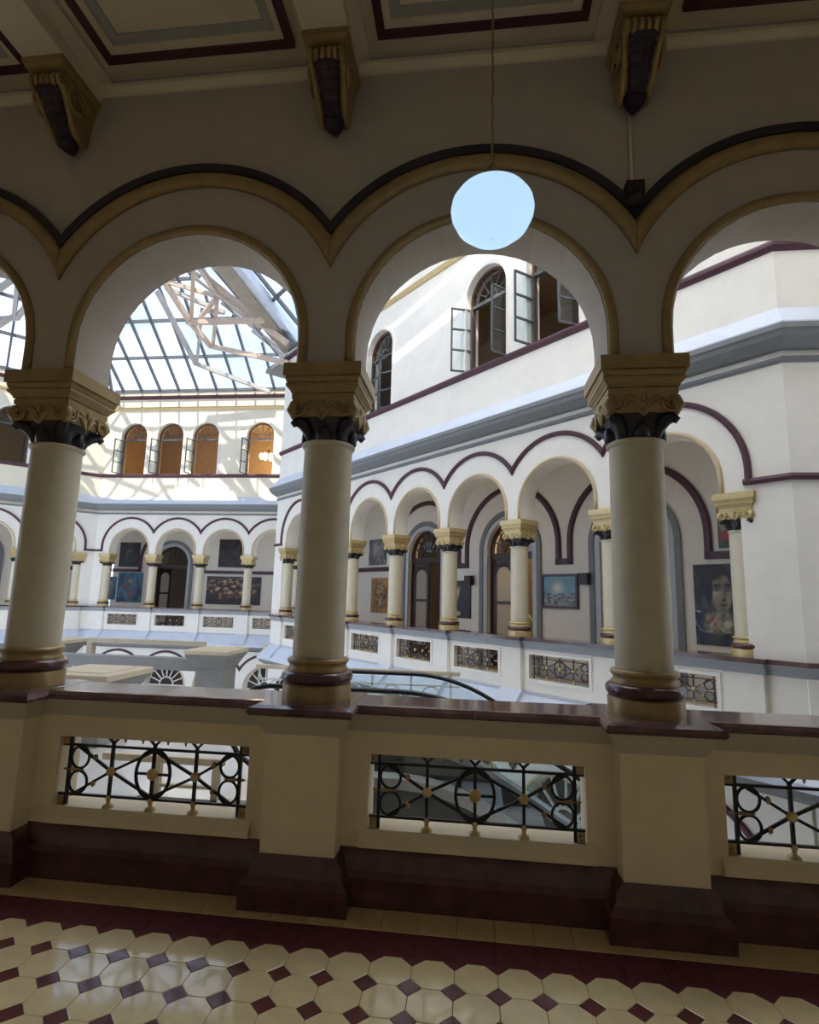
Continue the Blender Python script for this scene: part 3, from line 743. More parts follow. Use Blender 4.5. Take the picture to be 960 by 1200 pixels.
ORD = ('first', 'second', 'third', 'fourth', 'fifth', 'sixth', 'seventh', 'eighth')
cR = make_column('gold_bright', 'pale gilded column of the oblique arcade, second from the wall fold', 'columns of the oblique arcade', RIGHT.at(COLS_RIGHT[1], 0, 0))
for i, c in enumerate(COLS_RIGHT):
    if i == 1: continue
    k = copy_tree(cR, RIGHT.at(c, 0, 0))
    k['label'] = 'pale gilded column of the oblique arcade, %s from the wall fold' % ORD[i]
    if i == 0: k['label'] = 'pale half-buried column against the pilaster by the wall fold'; del k['group']
    if i == 7: k['label'] = 'pale column against the pilaster at the far end of the oblique arcade'; del k['group']
k = copy_tree(cR, WING.at(COLS_W[0], 0, 0)); k['label'] = 'pale column of the return wall glimpsed behind the oblique arcade'; del k['group']
for i, c in enumerate(COLS_FAR[::-1]): k = copy_tree(cR, FAR.at(c, 0, 0)); k['label'] = 'small pale far arcade column, %s from the fold beside the angled arcade' % ORD[i]; k['group'] = 'columns of the far arcade'
for i, c in enumerate(COLS_LEFT[:4]): k = copy_tree(cR, LEFT.at(c, 0, 0)); k['label'] = 'small pale angled arcade column, %s from the fold beside the far wall' % ORD[i]; k['group'] = 'columns of the angled arcade'

# ------------------------------------------------------------------ iron grilles
GW, GZ0, GZ1 = 1.25, .388, .798
def grille_parts(hw=.62):
    """list of (part name, material, MB) in local coordinates: x along, z up, origin at the middle of the opening at floor level"""
    out = []
    zt, zb = .745, .45; zm = (zt+zb)/2; xe = hw-.055; xi = hw*.45
    def add(n, m, mb): out.append((n, m, mb))
    for z in (zt, zb): add('rail_bar', 'iron', MB().bar((-hw, 0, z), (hw, 0, z), .016, .014))
    for x in (-xe, xe): add('post', 'iron', MB().bar((x, 0, GZ0), (x, 0, GZ1), .018, .018))
    for x in (-xi, 0, xi):
        add('post', 'iron', MB().bar((x, 0, GZ0+.01), (x, 0, .775), .018, .018))
        add('fork', 'iron', MB().bar((x, 0, .765), (x-.035, 0, GZ1), .013).bar((x, 0, .765), (x+.035, 0, GZ1), .013))
        add('foot', 'gold_bright', MB().lathe([(.034, GZ0), (.03, GZ0+.012), (.014, GZ0+.02), (.011, GZ0+.04), (.02, GZ0+.048), (.016, GZ0+.062), (.006, GZ0+.075)], 12, x, 0))
    for x in (-xi, xi):
        sg = 1 if x > 0 else -1
        for z in (zt, zb):
            add('diagonal_bar', 'iron', MB().bar((x, 0, zm), (0, 0, z+(-.012 if z == zt else .012)), .016, .013, (0, 1, 0)))
            zz = zm+(z-zm)*.62
            add('diagonal_bar', 'iron', MB().bar((x, 0, zm), (sg*(xe-.055), 0, zm+(z-zm)*.93), .016, .013, (0, 1, 0)))
            add('collar', 'gold', MB().lathe([(.006, -.02), (.015, -.008), (.015, .008), (.006, .02)], 8, 0, 0).build_tmp((x+sg*.115, 0, zm+(z-zm)*.52)))
            cx, cz = sg*(xe-.068), zm+(z-zm)*.50
            add('scroll_ring', 'iron', MB().tube([(cx+.060*math.cos(t*2*PI/20), 0, cz+.066*math.sin(t*2*PI/20)) for t in range(20)], .0085, 6, closed=True))
        add('finial', 'gold', MB().tube([(sg*(xe-.10), 0, zm), (sg*(xe-.05), 0, zm), (sg*(xe+.02), 0, zm), (sg*(xe+.04), 0, zm)], [.005, .012, .009, .003], 8))
        add('rosette', 'gold_bright', MB().tube([(x, -.018, zm), (x, -.010, zm), (x, .010, zm), (x, .018, zm)], [.012, .029, .029, .012], 12))
    rr = (zt-zb)/2-.004
    add('ring', 'iron', MB().tube([(.112*math.cos(t*2*PI/36), 0, zm+rr*math.sin(t*2*PI/36)) for t in range(36)], .0105, 6, closed=True))
    add('cross_bar', 'iron', MB().bar((-.11, 0, zm), (.11, 0, zm), .014))
    add('rosette', 'gold_bright', MB().tube([(0, -.022, zm), (0, -.012, zm), (0, .012, zm), (0, .022, zm)], [.014, .036, .036, .014], 12))
    for sx in (-1, 1):
        for z0 in (GZ0, zt+.006):
            z1 = zb-.006 if z0 == GZ0 else GZ1
            add('corner_plate', 'gold', MB().box(sx*(hw-.002), sx*(xe+.012), -.012, .008, z0, z1))
            add('corner_boss', 'gold', MB().tube([(sx*(hw-.022), -.022, (z0+z1)/2), (sx*(hw-.022), -.012, (z0+z1)/2), (sx*(hw-.022), -.010, (z0+z1)/2)], [.006, .017, .017], 10))
    for x in (-xi*.55, -xi*.45+.0, xi*.45, xi*.55):
        pass
    for x in (-xi*.72, -xi*.3, xi*.3, xi*.72):
        add('pendant_spike', 'gold', MB().lathe([(.012, GZ1), (.010, GZ1-.008), (.003, GZ1-.028)], 6, x, 0))
    return out
def _bt(self, p):
    self.v = [(a+p[0], b+p[1], c+p[2]) for a, b, c in self.v]; return self
MB.build_tmp = _bt
gp_parts = grille_parts()
gN = empty('iron_grille', NEAR.at(CEN_N[2], -.085, 0)); tag(gN, 'black wrought-iron grille with gold rosettes in the near parapet', 'grille', 'iron grilles of the near parapet')
for n, m, mb in gp_parts: mb.build(n, m, gN)
GW_ = {1: 'two bays along from the pendant lamp', 2: 'one bay along from the pendant lamp', 3: 'below the pendant lamp', 4: 'just past the column under the spotlight'}
gN['label'] = 'black iron grille in the near parapet, '+GW_[2]
for i in (1, 3, 4): copy_tree(gN, NEAR.at(CEN_N[i], -.085, 0))['label'] = 'black iron grille in the near parapet, '+GW_[i]
def joined_grille(hw):
    J = MB()
    for n, m, mb in grille_parts(hw):
        J.cur = 0 if m == 'iron' else 1; k = len(J.v); J.v += mb.v
        for f, sm in zip(mb.f, mb.sm): J.f.append(tuple(i+k for i in f)); J.sm.append(sm); J.mi.append(J.cur)
    me = J.mesh('iron_grille'); me.materials.append(MATS['iron_brown']); me.materials.append(MATS['gold_bright']); return me
gme = joined_grille(.598); gme2 = joined_grille(.625)
for fr, cen, lb, gr, g in ((RIGHT, CEN_R, 'brown iron grille in the white parapet of the oblique arcade', 'iron grilles of the oblique parapet', gme),
                        (FAR, CEN_F, 'small iron grille in the white parapet of the far arcade', 'iron grilles of the far parapet', gme2),
                        (LEFT, CEN_L, 'small iron grille in the parapet of the angled arcade', 'iron grilles of the angled parapet', gme2)):
    for i, c in enumerate(cen if fr is not FAR else cen[::-1]): tag(obj('iron_grille', g, None, fr.at(c, .12, 0) @ Matrix.Rotation(PI, 4, 'Z')), lb+', %s from the fold' % ORD[i], 'grille', gr)

# ------------------------------------------------------------------ ceiling brackets
def make_bracket(M):
    B = empty('bracket', M); tag(B, 'gilded scroll bracket with dark leaf under a ceiling beam', 'bracket', 'scroll brackets over the near columns')
    m = MB(); m.box(-.155, .155, -.40, 0, 5.318, 5.35); m.frustum(.135, .19, 5.285, .15, .20, 5.318, 0, -.19); m.build('cap', 'gold', B)
    prof = [(0, 5.29), (-.33, 5.29), (-.345, 5.26), (-.35, 5.22), (-.335, 5.185), (-.30, 5.165), (-.27, 5.14), (-.235, 5.10), (-.20, 5.05), (-.165, 5.0), (-.13, 4.97), (-.05, 4.955), (0, 4.98)]
    hwz = lambda z: .085+.042*max(0, min(1, (z-4.955)/.33))
    n = len(prof); v = [(sg*hwz(z), y, z) for sg in (-1, 1) for y, z in prof]
    MB().add(v, [(i, (i+1) % n, n+(i+1) % n, n+i) for i in range(n)]+[tuple(range(n-1, -1, -1)), tuple(range(n, 2*n))]).build('body', 'gold', B)
    for i in range(6):
        x = -.105+.042*i
        MB().tube([(x, -.30, 5.285), (x, -.345, 5.255), (x, -.362, 5.215), (x, -.345, 5.18), (x, -.31, 5.165)], .016, 8).build('flute', 'gold', B)
    for sg in (-1, 1):
        MB().tube([(sg*(hwz(b)-.004), a, b) for a, b in prof[4:12]], .02, 8).build('scroll_edge', 'gold', B)
        pts = [(sg*.132, -.20+(.11*(1-t/26*.85))*math.cos(t*.45), 5.15+(.11*(1-t/26*.85))*math.sin(t*.45)) for t in range(27)]
        MB().tube(pts, .012, 6).build('side_scroll', 'gold', B)
    m = MB(); path = prof[4:12]; v = []; nn = 36
    for i in range(nn+1):
        t = i/nn*(len(path)-1.001); k = int(t); t -= k
        y = path[k][0]*(1-t)+path[k+1][0]*t; z = path[k][1]*(1-t)+path[k+1][1]*t
        wd = (hwz(z)-.028)*(.92+.10*abs(math.sin(i*.55)))
        for a in range(-4, 5):
            q4 = a/4; bl = .030*(1-q4*q4)+.010*abs(math.sin(i*.55))+.006*math.cos(q4*9)
            v.append((q4*wd, y-bl*.8-.004, z-bl*.6-.003))
    m.add(v, [(i*9+a, i*9+a+1, i*9+a+10, i*9+a+9) for i in range(nn) for a in range(8)], True)
    m.tube([(0, -.12, 4.975), (0, -.08, 4.95), (0, -.045, 4.925), (0, -.02, 4.905)], [.07, .075, .05, .012], 10)
    m.build('leaf', 'capital_purple', B)
    return B
mat('capital_purple', (.03, .012, .03), .4, var=.3, scale=25)
b0 = make_bracket(NEAR.at(COLS_NEAR[1], -OF, 0))
b0['label'] = 'gilded ceiling bracket three bays along from the one with the conduit'
for i in range(2, 6): copy_tree(b0, NEAR.at(COLS_NEAR[i], -OF, 0))['label'] = {2: 'gilded ceiling bracket two bays along from the one with the conduit', 3: 'gilded ceiling bracket one bay along from the conduit, past the pendant lamp', 4: 'gilded ceiling bracket with the thin conduit running down from its tip', 5: 'gilded ceiling bracket one bay past the conduit, away from the pendant lamp'}[i]
# conduit and spotlight box at the valley over the third column
tag(MB().tube([(0, 0, 4.35), (0, 0, 4.95)], .012, 8).build('cable_conduit', 'ceil', None, NEAR.at(1.0, -OF-.012, 0)), 'thin cream conduit running down the wall below a bracket', 'conduit')
sp = empty('spotlight', NEAR.at(1.0, -OF-.055, 4.28)); tag(sp, 'small black spotlight in the valley between two arch mouldings', 'spotlight')
MB().box(-.055, .055, -.04, .05, 0, .09).build('housing', 'box_black', sp); MB().tube([(0, -.01, .0), (0, -.03, -.06)], [.045, .05], 12).build('lamp_head', 'box_black', sp)

# ------------------------------------------------------------------ pendant lamp
pn = empty('pendant_lamp', T(.078, 2.46, 3.60)); tag(pn, 'white opal globe pendant lamp hanging in front of the middle arch', 'lamp')
MB().lathe([(.012, -.150), (.07, -.146), (.125, -.124), (.172, -.082), (.197, -.03), (.202, .0), (.196, .035), (.172, .072), (.135, .098), (.10, .112)], 48, cap=False).build('globe', 'opal', pn)
MB().lathe([(.10, .110), (.092, .122), (.095, .130), (.090, .145), (.075, .147)], 40).build('neck', 'opal', pn)
MB().lathe([(.10, .132), (.098, .146), (.07, .165), (.045, .185), (.03, .22), (.012, .25)], 32).build('fitter', 'brass', pn)
MB().tube([(0, 0, .24)]+[(.002*math.sin(i*1.3), .002*math.cos(i*1.3), .24+(ZCE-3.60-.24)*i/60) for i in range(1, 61)], .006, 6).build('cord', 'brass', pn)
MB().lathe([(.05, ZCE-3.60-.001), (.045, ZCE-3.63), (.015, ZCE-3.65)], 20).build('ceiling_rose', 'brass', pn)

# ------------------------------------------------------------------ skylight
ZR, TA = 10.2, .79
def dF(x, y): return 21.1-y
def dA(x, y): return (11.14-x-y)/math.sqrt(2)
def dW(x, y): return -6.56-x
def dL(x, y): return ((x+15.62)-(y-21.3))/math.sqrt(2)-.185
RIDGE = 14.0
def clip(poly, fn):
    out = []
    for i in range(len(poly)):
        a, b = poly[i], poly[(i+1) % len(poly)]; fa, fb = fn(*a), fn(*b)
        if fa >= 0: out.append(a)
        if (fa >= 0) != (fb >= 0):
            t = fa/(fa-fb); out.append((a[0]+(b[0]-a[0])*t, a[1]+(b[1]-a[1])*t))
    return out
SK = empty('ceiling_skylight', T(0, 0, 0)); tag(SK, 'glazed steel skylight roof over the courtyard', 'skylight', kind='structure')
panes = []; far_panes = MB(); bars = {}
def area(p): return abs(sum(p[i][0]*p[(i+1) % len(p)][1]-p[(i+1) % len(p)][0]*p[i][1] for i in range(len(p))))/2
def plane_grid(origin, u, n, s0, s1, step, dmax, dstep, dfun, conds):
    """cells on one roof slope: s along the eave, d inwards"""
    def P(s, d): return (origin[0]+u[0]*s+n[0]*d, origin[1]+u[1]*s+n[1]*d)
    N = int(round((s1-s0)/step)); K = int(round(dmax/dstep))
    for i in range(N):
        for k in range(K):
            g = .022
            base = [P(s0+i*step+g, k*dstep+g), P(s0+(i+1)*step-g, k*dstep+g), P(s0+(i+1)*step-g, (k+1)*dstep-g), P(s0+i*step+g, (k+1)*dstep-g)]
            for cs in conds:
                p = base
                for c in cs:
                    p = clip(p, c)
                    if len(p) < 3: break
                if len(p) >= 3 and area(p) > .01: panes.append([(x, y, ZR+TA*dfun(x, y)) for x, y in p])
    def seg(a, b, wd, hh):
        # clip a bar to the slope's region by sampling
        M_ = 40; run = None
        for q in range(M_+1):
            x = a[0]+(b[0]-a[0])*q/M_; y = a[1]+(b[1]-a[1])*q/M_
            ok = any(all(c(x, y) >= -.01 for c in cs) for cs in conds)
            if ok and run is None: run = (x, y)
            if ok: lastp = (x, y)
            if run is not None and (not ok or q == M_):
                if (Vector(run)-Vector(lastp)).length > .15:
                    MB().bar((*run, ZR+TA*dfun(*run)-.02), (*lastp, ZR+TA*dfun(*lastp)-.02), wd, hh).build('glazing_bar', 'steel', SK)
                run = None
    for i in range(N+1): seg(P(s0+i*step, 0), P(s0+i*step, dmax), .075, .13)
    for k in range(0, K+1): seg(P(s0, k*dstep), P(s1, k*dstep), .07, .12)
nr = lambda x, y: y-RIDGE
notA = lambda x, y: max(dW(x, y), dA(x, y))
cF = [[nr, lambda x, y: dL(x, y)-dF(x, y), lambda x, y: dW(x, y)-dF(x, y)],
      [nr, lambda x, y: dL(x, y)-dF(x, y), lambda x, y: dF(x, y)-dW(x, y), lambda x, y: dA(x, y)-dF(x, y)]]
plane_grid((-6.6, 21.1), (-1, 0), (0, -1), 0, 9.24, .84, 7.2, 1.2, dF, cF)
cA = [[nr, lambda x, y: dF(x, y)-dA(x, y), lambda x, y: dL(x, y)-dA(x, y), lambda x, y: dA(x, y)-dW(x, y), lambda x, y: -(dA(x, y))+6.6]]
plane_grid((3.93, 7.21), (-H2, H2), (-H2, -H2), 4.9, 14.98, .84, 6.0, 1.2, dA, cA)
cW = [[nr, lambda x, y: dF(x, y)-dW(x, y), lambda x, y: dW(x, y)-dA(x, y)]]
plane_grid((-6.56, 14), (0, 1), (-1, 0), 0, 7.56, .84, 6.0, 1.2, dW, cW)
cL = [[nr, lambda x, y: dF(x, y)-dL(x, y), lambda x, y: dA(x, y)-dL(x, y)]]
plane_grid((-15.55, 21.1), (-H2, -H2), (H2, -H2), -.5, 9.58, .84, 6.0, 1.2, dL, cL)
panes.sort(key=lambda p: -p[0][1])
for k, p in enumerate(panes):
    if k < 290: MB().add(p, [tuple(range(len(p)))]).build('pane', 'glass_roof', SK)
    else: far_panes.add(p, [tuple(range(len(p)))])
if far_panes.f: far_panes.build('pane_field', 'glass_roof', SK)['kind'] = 'stuff'
# hips and ridge
def zroof(x, y): return ZR+TA*min(dF(x, y), dL(x, y), max(dW(x, y), dA(x, y)))
def hip(a, b, wd=.09): MB().bar((*a, zroof(*a)-.05), (*b, zroof(*b)-.05), wd, .16).build('hip_bar', 'steel', SK)
hip((-15.55, 21.1), (-15.55+7*math.tan(math.radians(22.5))*-1*-1, 14.1))
# near slope, unseen: diffusing, opaque and clear panels added to shape the sunlight
zr0 = ZR+TA*7.1
zN = lambda x, y: ZR+(zr0-ZR)*(y-3.72)/(RIDGE-3.72)
def npoly(poly, mt, nm):
    if len(poly) > 2: MB().add([(x, y, zN(x, y)) for x, y in poly], [tuple(range(len(poly)))]).build(nm, mt, SK)
for xa, xb, mt, nm in ((-28, -4.6, 'roof_dark', 'roof_panel'), (-4.6, -3.4, 'frosted', 'frosted_pane'), (1.3, 16, 'frosted', 'frosted_pane')): npoly([(xa, RIDGE), (xb, RIDGE), (xb, 3.72), (xa, 3.72)], mt, nm)  # opaque stretch added to cut light on the oblique wall
cell = [(-3.4, RIDGE), (1.3, RIDGE), (1.3, 3.72), (-3.4, 3.72)]
lim = [0, 8.03, 8.14, 8.53, 8.585, 8.98, 9.25, 40]          # narrow clear slits added to throw sun streaks on the oblique wall
for q_, (fa, fb_) in enumerate(zip(lim, lim[1:])):
    p = clip(clip(cell, lambda x, y: y+.6*x-fa), lambda x, y: fb_-y-.6*x)
    npoly(p, 'glass' if q_ % 2 else 'frosted', 'clear_pane' if q_ % 2 else 'frosted_pane')
for i in range(45): MB().bar((-28+i, RIDGE, zr0), (-28+i, 3.72, ZR), .06, .1).build('glazing_bar', 'steel', SK)
# gutter along the eaves
for fr, a, b in ((RIGHT, 0, LR), (FAR, 0, LF), (LEFT, 0, 11.2)):
    MB().box(a, b, OF-.2, OF+.02, 10.12, 10.26).build('gutter', 'pale_grey', SK, fr.M)
# the roofs of the building around the courtyard
def roof(nm, fr, s0, s1): struct('roof_'+nm, MB().box(s0, s1, -7, OF-.05, 10.0, 10.15), 'roof_dark', 'flat roof over the %s wing' % nm, None, fr.M)
roof('right', RIGHT, -5, LR+2); roof('far', FAR, -8, LF+6); roof('left', LEFT, -3, 13)
struct('roof_near', MB().box(-12, 14, -4, 3.72, 10.05, 10.2), 'roof_dark', 'flat roof over the near wing')

# photo direction -> point a given drop below the glass (roof members hang just under the slopes)
def px(x, y, off):
    d = r2*(x-480)/FPX-u2*(y-600)/FPX+fw
    for k in range(800, 2200):
        Y = k*.01; p = Vector((0, 0, EYE))+d*(Y/d.y)
        if p.y > RIDGE-2 and p.z < 10 and Y > 20.6: break
        if p.y >= 14.0 and p.z <= zroof(p.x, p.y)-off+.02 and p.z >= zroof(p.x, p.y)-off-.06: break
    return p
kk = [0]
def truss(members, wd, m, label):
    P0 = px(*members[0][1][0]); R = empty('roof_truss', T(*P0)); tag(R, label, 'truss')
    for nm, path in members:
        w_ = wd*(.8 if nm == 'strut' else 1); P = [px(*a)-P0 for a in path]
        for p, q_ in zip(P, P[1:]):
            kk[0] += 1; jt = Vector((.004, .011, .003))*((kk[0]*5) % 7-3); wj = w_*(1-.012*(kk[0] % 5))
            t = (q_-p).normalized()*w_*.3; MB().bar(p-t+jt, q_+t+jt, wj, wj).build(nm, m, R)
truss([('chord', [(184, 342, .35), (229, 426, .35), (316, 459, .25)]), ('chord', [(196, 338, .2), (262, 366, .2)]), ('strut', [(230, 424, .4), (236, 362, .25)]), ('strut', [(262, 366, .25), (236, 364, .25)])],
      .15, 'beam_paint', 'grey steel roof truss against the far slope of the skylight')
truss([('chord', [(190, 326, .7), (223, 377, .8), (248, 406, .9), (336, 425, .6)]), ('chord', [(226, 302, .3), (254, 342, .3), (337, 402, .3)]), ('chord', [(220, 378, .75), (306, 375, .6)]),
       ('strut', [(224, 376, .75), (227, 305, .35)]), ('strut', [(250, 405, .85), (255, 350, .35)]), ('strut', [(236, 372, .7), (254, 350, .4)]), ('strut', [(198, 331, .6), (250, 346, .35)])],
      .17, 'truss_wood', 'pale timber-coloured roof truss in the sunlight under the skylight')
truss([('chord', [(236, 300, .25), (262, 320, .25), (310, 368, .25)]), ('chord', [(243, 326, .25), (300, 372, .25)])], .15, 'truss_wood', 'upper pale truss chords close to the skylight ridge')
truss([('chord', [(-30, 350, .3), (0, 338, .3), (38, 312, .3)]), ('chord', [(-40, 372, .8), (0, 374, .8), (20, 372, .8), (38, 350, .7)]), ('strut', [(17, 370, .8), (22, 318, .35)]), ('strut', [(-30, 400, .35), (36, 356, .35)])],
      .16, 'beam_paint', 'pale roof truss over the angled wall')
# valley beam
vb = empty('valley_beam', T(-6.5, 17.75, 10.1)); tag(vb, 'large painted box beam rising from the wing corner under the skylight', 'beam')
a = Vector((0, 0, .15)); b_ = Vector((-.29*5, -.957*5, .32*5+.15))
MB().bar(a, b_, .55, .16).build('soffit', 'beam_wood', vb) if False else None
mat('beam_wood', (.36, .31, .24), .7, var=.12, scale=3)
MB().bar(a, b_, .50, .14).build('soffit', 'beam_wood', vb)
off = Vector((.38, .0, .16))
MB().bar(a+off, b_+off, .30, .34).build('side_board', 'ledge_blue', vb)

# ------------------------------------------------------------------ landing bridge, pillars and rails in the courtyard
struct('floor_landing', MB().box(-8.6, -2.0, 4.62, 9.35, -.45, 0), 'floor_white', 'pale landing at the head of the escalator')
def pillar(x0, x1, y0, y1, label):
    cx, cy, hx, hy = (x0+x1)/2, (y0+y1)/2, (x1-x0)/2, (y1-y0)/2
    Q = empty('stone_pillar', T(cx, cy, 0)); tag(Q, label, 'pillar')
    MB().frustum(hx*.62, hy*.62, 0, hx*.62, hy*.62, .62).build('shaft', 'stone_grey', Q)
    m = MB(); m.frustum(hx*.66, hy*.66, .50, hx*.92, hy*.92, .68); m.frustum(hx*.96, hy*.96, .68, hx*.96, hy*.96, .73); m.build('cap_moulding', 'stone_grey', Q)
    m = MB(); m.frustum(hx, hy, .73, hx, hy, .79); m.frustum(hx, hy, .79, hx*.96, hy*.96, .80); m.build('cap_slab', 'stone_beige', Q)
    MB().frustum(hx*.72, hy*.72, .80, hx*.70, hy*.70, .812).build('cap_panel', 'stone_beige', Q)
pillar(-4.82, -3.95, 5.80, 6.68, 'low stone pillar with broad beige cap closest to the near parapet')
pillar(-4.66, -3.92, 8.72, 9.58, 'stone pillar with flat beige cap between the grey beam and white railing')
pillar(-8.35, -7.45, 9.35, 10.25, 'stone pillar with flat beige cap at the end of the beige rail')
RB = empty('balustrade_rail', T(-6, 9.35, 0)); tag(RB, 'beige rail and grey beam spanning between two stone pillars', 'railing')
MB().box(-.90, 1.30, .10, .22, .79, .87).build('top_rail', 'stone_beige', RB)
MB().box(-.90, -.80, .10, .22, .3, .79).build('rail_post', 'stone_beige', RB)
MB().box(-1.6, 1.55, -.28, -.04, .42, .615).build('beam', 'stone_grey', RB)
WRL = empty('metal_balustrade', T(-3.6, 9.2, 0)); tag(WRL, 'white metal railing with ring patterns beside the stone pillar', 'railing')
MB().box(0, 3.4, -.04, .04, .50, .56).build('top_rail', 'stone_beige', WRL); MB().box(0, 3.4, -.02, .02, .02, .06).build('bottom_rail', 'white_metal', WRL)
MB().box(0, 3.4, -.015, .015, .32, .345).build('middle_rail', 'white_metal', WRL)
for i in range(6):
    x = .05+.64*i; MB().box(x-.015, x+.015, -.015, .015, 0, .5).build('post', 'white_metal', WRL)
    if i < 5: MB().tube([(x+.32+.15*math.cos(t*PI/10), 0, .18+.14*math.sin(t*PI/10)) for t in range(20)], .014, 6, closed=True).build('ring', 'white_metal', WRL)
HR = empty('hand_railing', T(-3.05, 4.70, 0)); tag(HR, 'low beige rail with stout posts on the landing edge behind the near grille', 'railing')
MB().box(-.1, .98, -.03, .03, .29, .345).build('top_rail', 'stone_beige', HR); MB().box(.4, .93, -.02, .02, .10, .125).build('middle_rail', 'stone_beige', HR)
for x in (.40, .92):
    MB().box(x-.028, x+.028, -.028, .028, .0, .29).build('post', 'stone_beige', HR); MB().box(x-.07, x+.07, -.033, .06, 0, .012).build('foot_plate', 'white_metal', HR)
tag(MB().box(-2.78, -2.10, 4.60, 4.665, -.06, .03).build('kick_plate', 'esc_black', None), 'black kick plate along the landing edge below the low rail', 'kick plate')
# ------------------------------------------------------------------ escalator
def esc_path(zoff, x0=-1.72, x1=8.2, n=40):
    tn = math.tan(math.radians(30)); xs = -.62; rad = 1.6; pts = []
    xc = xs+rad*math.sin(math.radians(30))
    xa = [x0+(xs-x0)*i/5 for i in range(5)]+[xs+(xc-xs)*i/8 for i in range(9)]+[xc+(x1-xc)*i/10 for i in range(1, 11)]
    for x in xa:
        if x <= xs: z = 0
        elif x <= xc: z = -(rad-math.sqrt(rad*rad-(x-xs)**2))
        else: z = -(rad-rad*math.cos(math.radians(30)))-(x-xc)*tn
        if z < DZ+.0: break
        pts.append((x, z+zoff))
    return pts
mat('esc_dark', (.10, .105, .105), .35, var=.05)
ES = empty('escalator', T(0, 5.25, 0)); tag(ES, 'glass-sided escalator with black handrails descending below the parapet', 'escalator')
hp = esc_path(.955)
for sg in (-1, 1):
    y = sg*.55
    nw = [(-1.72-.33*math.sin(a*PI/8), .955-.33+.33*math.cos(a*PI/8)) for a in range(8, 0, -1)]
    MB().tube([(x, y, z) for x, z in nw+hp], .021, 10, squash=1.3).build('handrail', 'rubber', ES)
    lo = esc_path(.30)
    v = []; k = min(len(hp), len(lo))
    for i in range(k): v += [(hp[i][0], y, hp[i][1]-.03), (lo[i][0], y, lo[i][1])]
    MB().add(v, [(2*i, 2*i+2, 2*i+3, 2*i+1) for i in range(k-1)]).build('glass_panel', 'glass_rail', ES)
    for dz0, dz1, w0, w1, nm, m_ in ((.30, .22, .16, .16, 'deck', 'stainless'), (.22, -.55, .17, .15, 'side_cladding', 'esc_dark'), ):
        A = esc_path(dz0); B = esc_path(dz1); k = min(len(A), len(B)); v = []
        for i in range(k): v += [(A[i][0], y-w0/2, A[i][1]), (A[i][0], y+w0/2, A[i][1]), (B[i][0], y+w1/2, B[i][1]), (B[i][0], y-w1/2, B[i][1])]
        MB().add(v, [(4*i+a, 4*i+(a+1) % 4, 4*i+4+(a+1) % 4, 4*i+4+a) for i in range(k-1) for a in range(4)]).build(nm, m_, ES)
tn = math.tan(math.radians(30))
for i in range(24):
    x = -.5+.37*i; z = -.02-max(0, (x+.1))*tn
    if z < DZ: break
    MB().box(x, x+.40, -.47, .47, z-.22, z).build('step', 'steel', ES)
MB().box(-2.1, -.5, -.47, .47, -.12, .005).build('comb_plate', 'stainless', ES)
MB().box(-2.1, .3, -.47, .47, -.6, -.3).build('truss_cover', 'esc_dark', ES)

# ------------------------------------------------------------------ paintings
def paint(fr, s, z0, w_, h_, fn, label, name='painting', frame=None, nx=40, ny=50, o=-G+.0):
    """framed or unframed canvas on an inner wall; s is the middle"""
    Q = empty(name, fr.at(s, o, z0)); tag(Q, label, 'painting')
    m = MB(); m.box(-w_/2, w_/2, 0.002, .035, 0, h_); m.build('stretcher', 'wood', Q)
    v = []; f = []; cols = []
    for j in range(ny+1):
        for i in range(nx+1):
            # seen from the courtyard, +s runs to the viewer's left
            v.append((w_/2-w_*i/nx, .037, h_*j/ny)); cols.append(fn(i/nx, j/ny))
    for j in range(ny):
        for i in range(nx): a = j*(nx+1)+i; f.append((a, a+1, a+nx+2, a+nx+1))
    me = bpy.data.meshes.new('canvas'); me.from_pydata(v, [], f); ca = me.color_attributes.new('Col', 'FLOAT_COLOR', 'POINT')
    for i, c in enumerate(cols): ca.data[i].color = (max(0, c[0]), max(0, c[1]), max(0, c[2]), 1)
    bm = bmesh.new(); bm.from_mesh(me); bmesh.ops.recalc_face_normals(bm, faces=bm.faces)
    if bm.faces[0].normal.y < 0: bmesh.ops.reverse_faces(bm, faces=bm.faces)
    bm.to_mesh(me); bm.free()
    me.materials.append(MATS['canvas_print']); obj('canvas', me, Q)
    if frame:
        t = .055; m = MB()
        for a, b, c, d_ in ((-w_/2-t, w_/2+t, -t, 0), (-w_/2-t, w_/2+t, h_, h_+t), (-w_/2-t, -w_/2, 0, h_), (w_/2, w_/2+t, 0, h_)): m.box(a, b, .002, .07, c, d_)
        m.build('frame', frame, Q)
    return Q
def nz3(x, y, k=0., sc=1.): return noise.noise(Vector((x*sc, y*sc, k)))
def fb(x, y, k, sc): return nz3(x, y, k, sc)+.5*nz3(x, y, k+3, sc*2)+.25*nz3(x, y, k+7, sc*4)
def mixc(a, b, t): t = max(0, min(1, t)); return tuple(p+(q_-p)*t for p, q_ in zip(a, b))
def el(u, v, cu, cv, ru, rv): return ((u-cu)/ru)**2+((v-cv)/rv)**2
def soft(d, e=.35): return max(0, min(1, (1+e-d)/(2*e)))
def p_sea(u, v):
    c = mixc((.10, .22, .30), (.22, .45, .55), .4+.5*fb(u, v, 1, 3)+.5*(v-.4))
    c = mixc(c, (.75, .72, .60), math.exp(-el(u, v, .45, .62, .16, .20)))
    if v < .42+.05*fb(u, v, 2, 6): c = mixc((.05, .07, .08), (.50, .52, .50), .4+.9*fb(u, v*1.8, 5, 9))
    return c
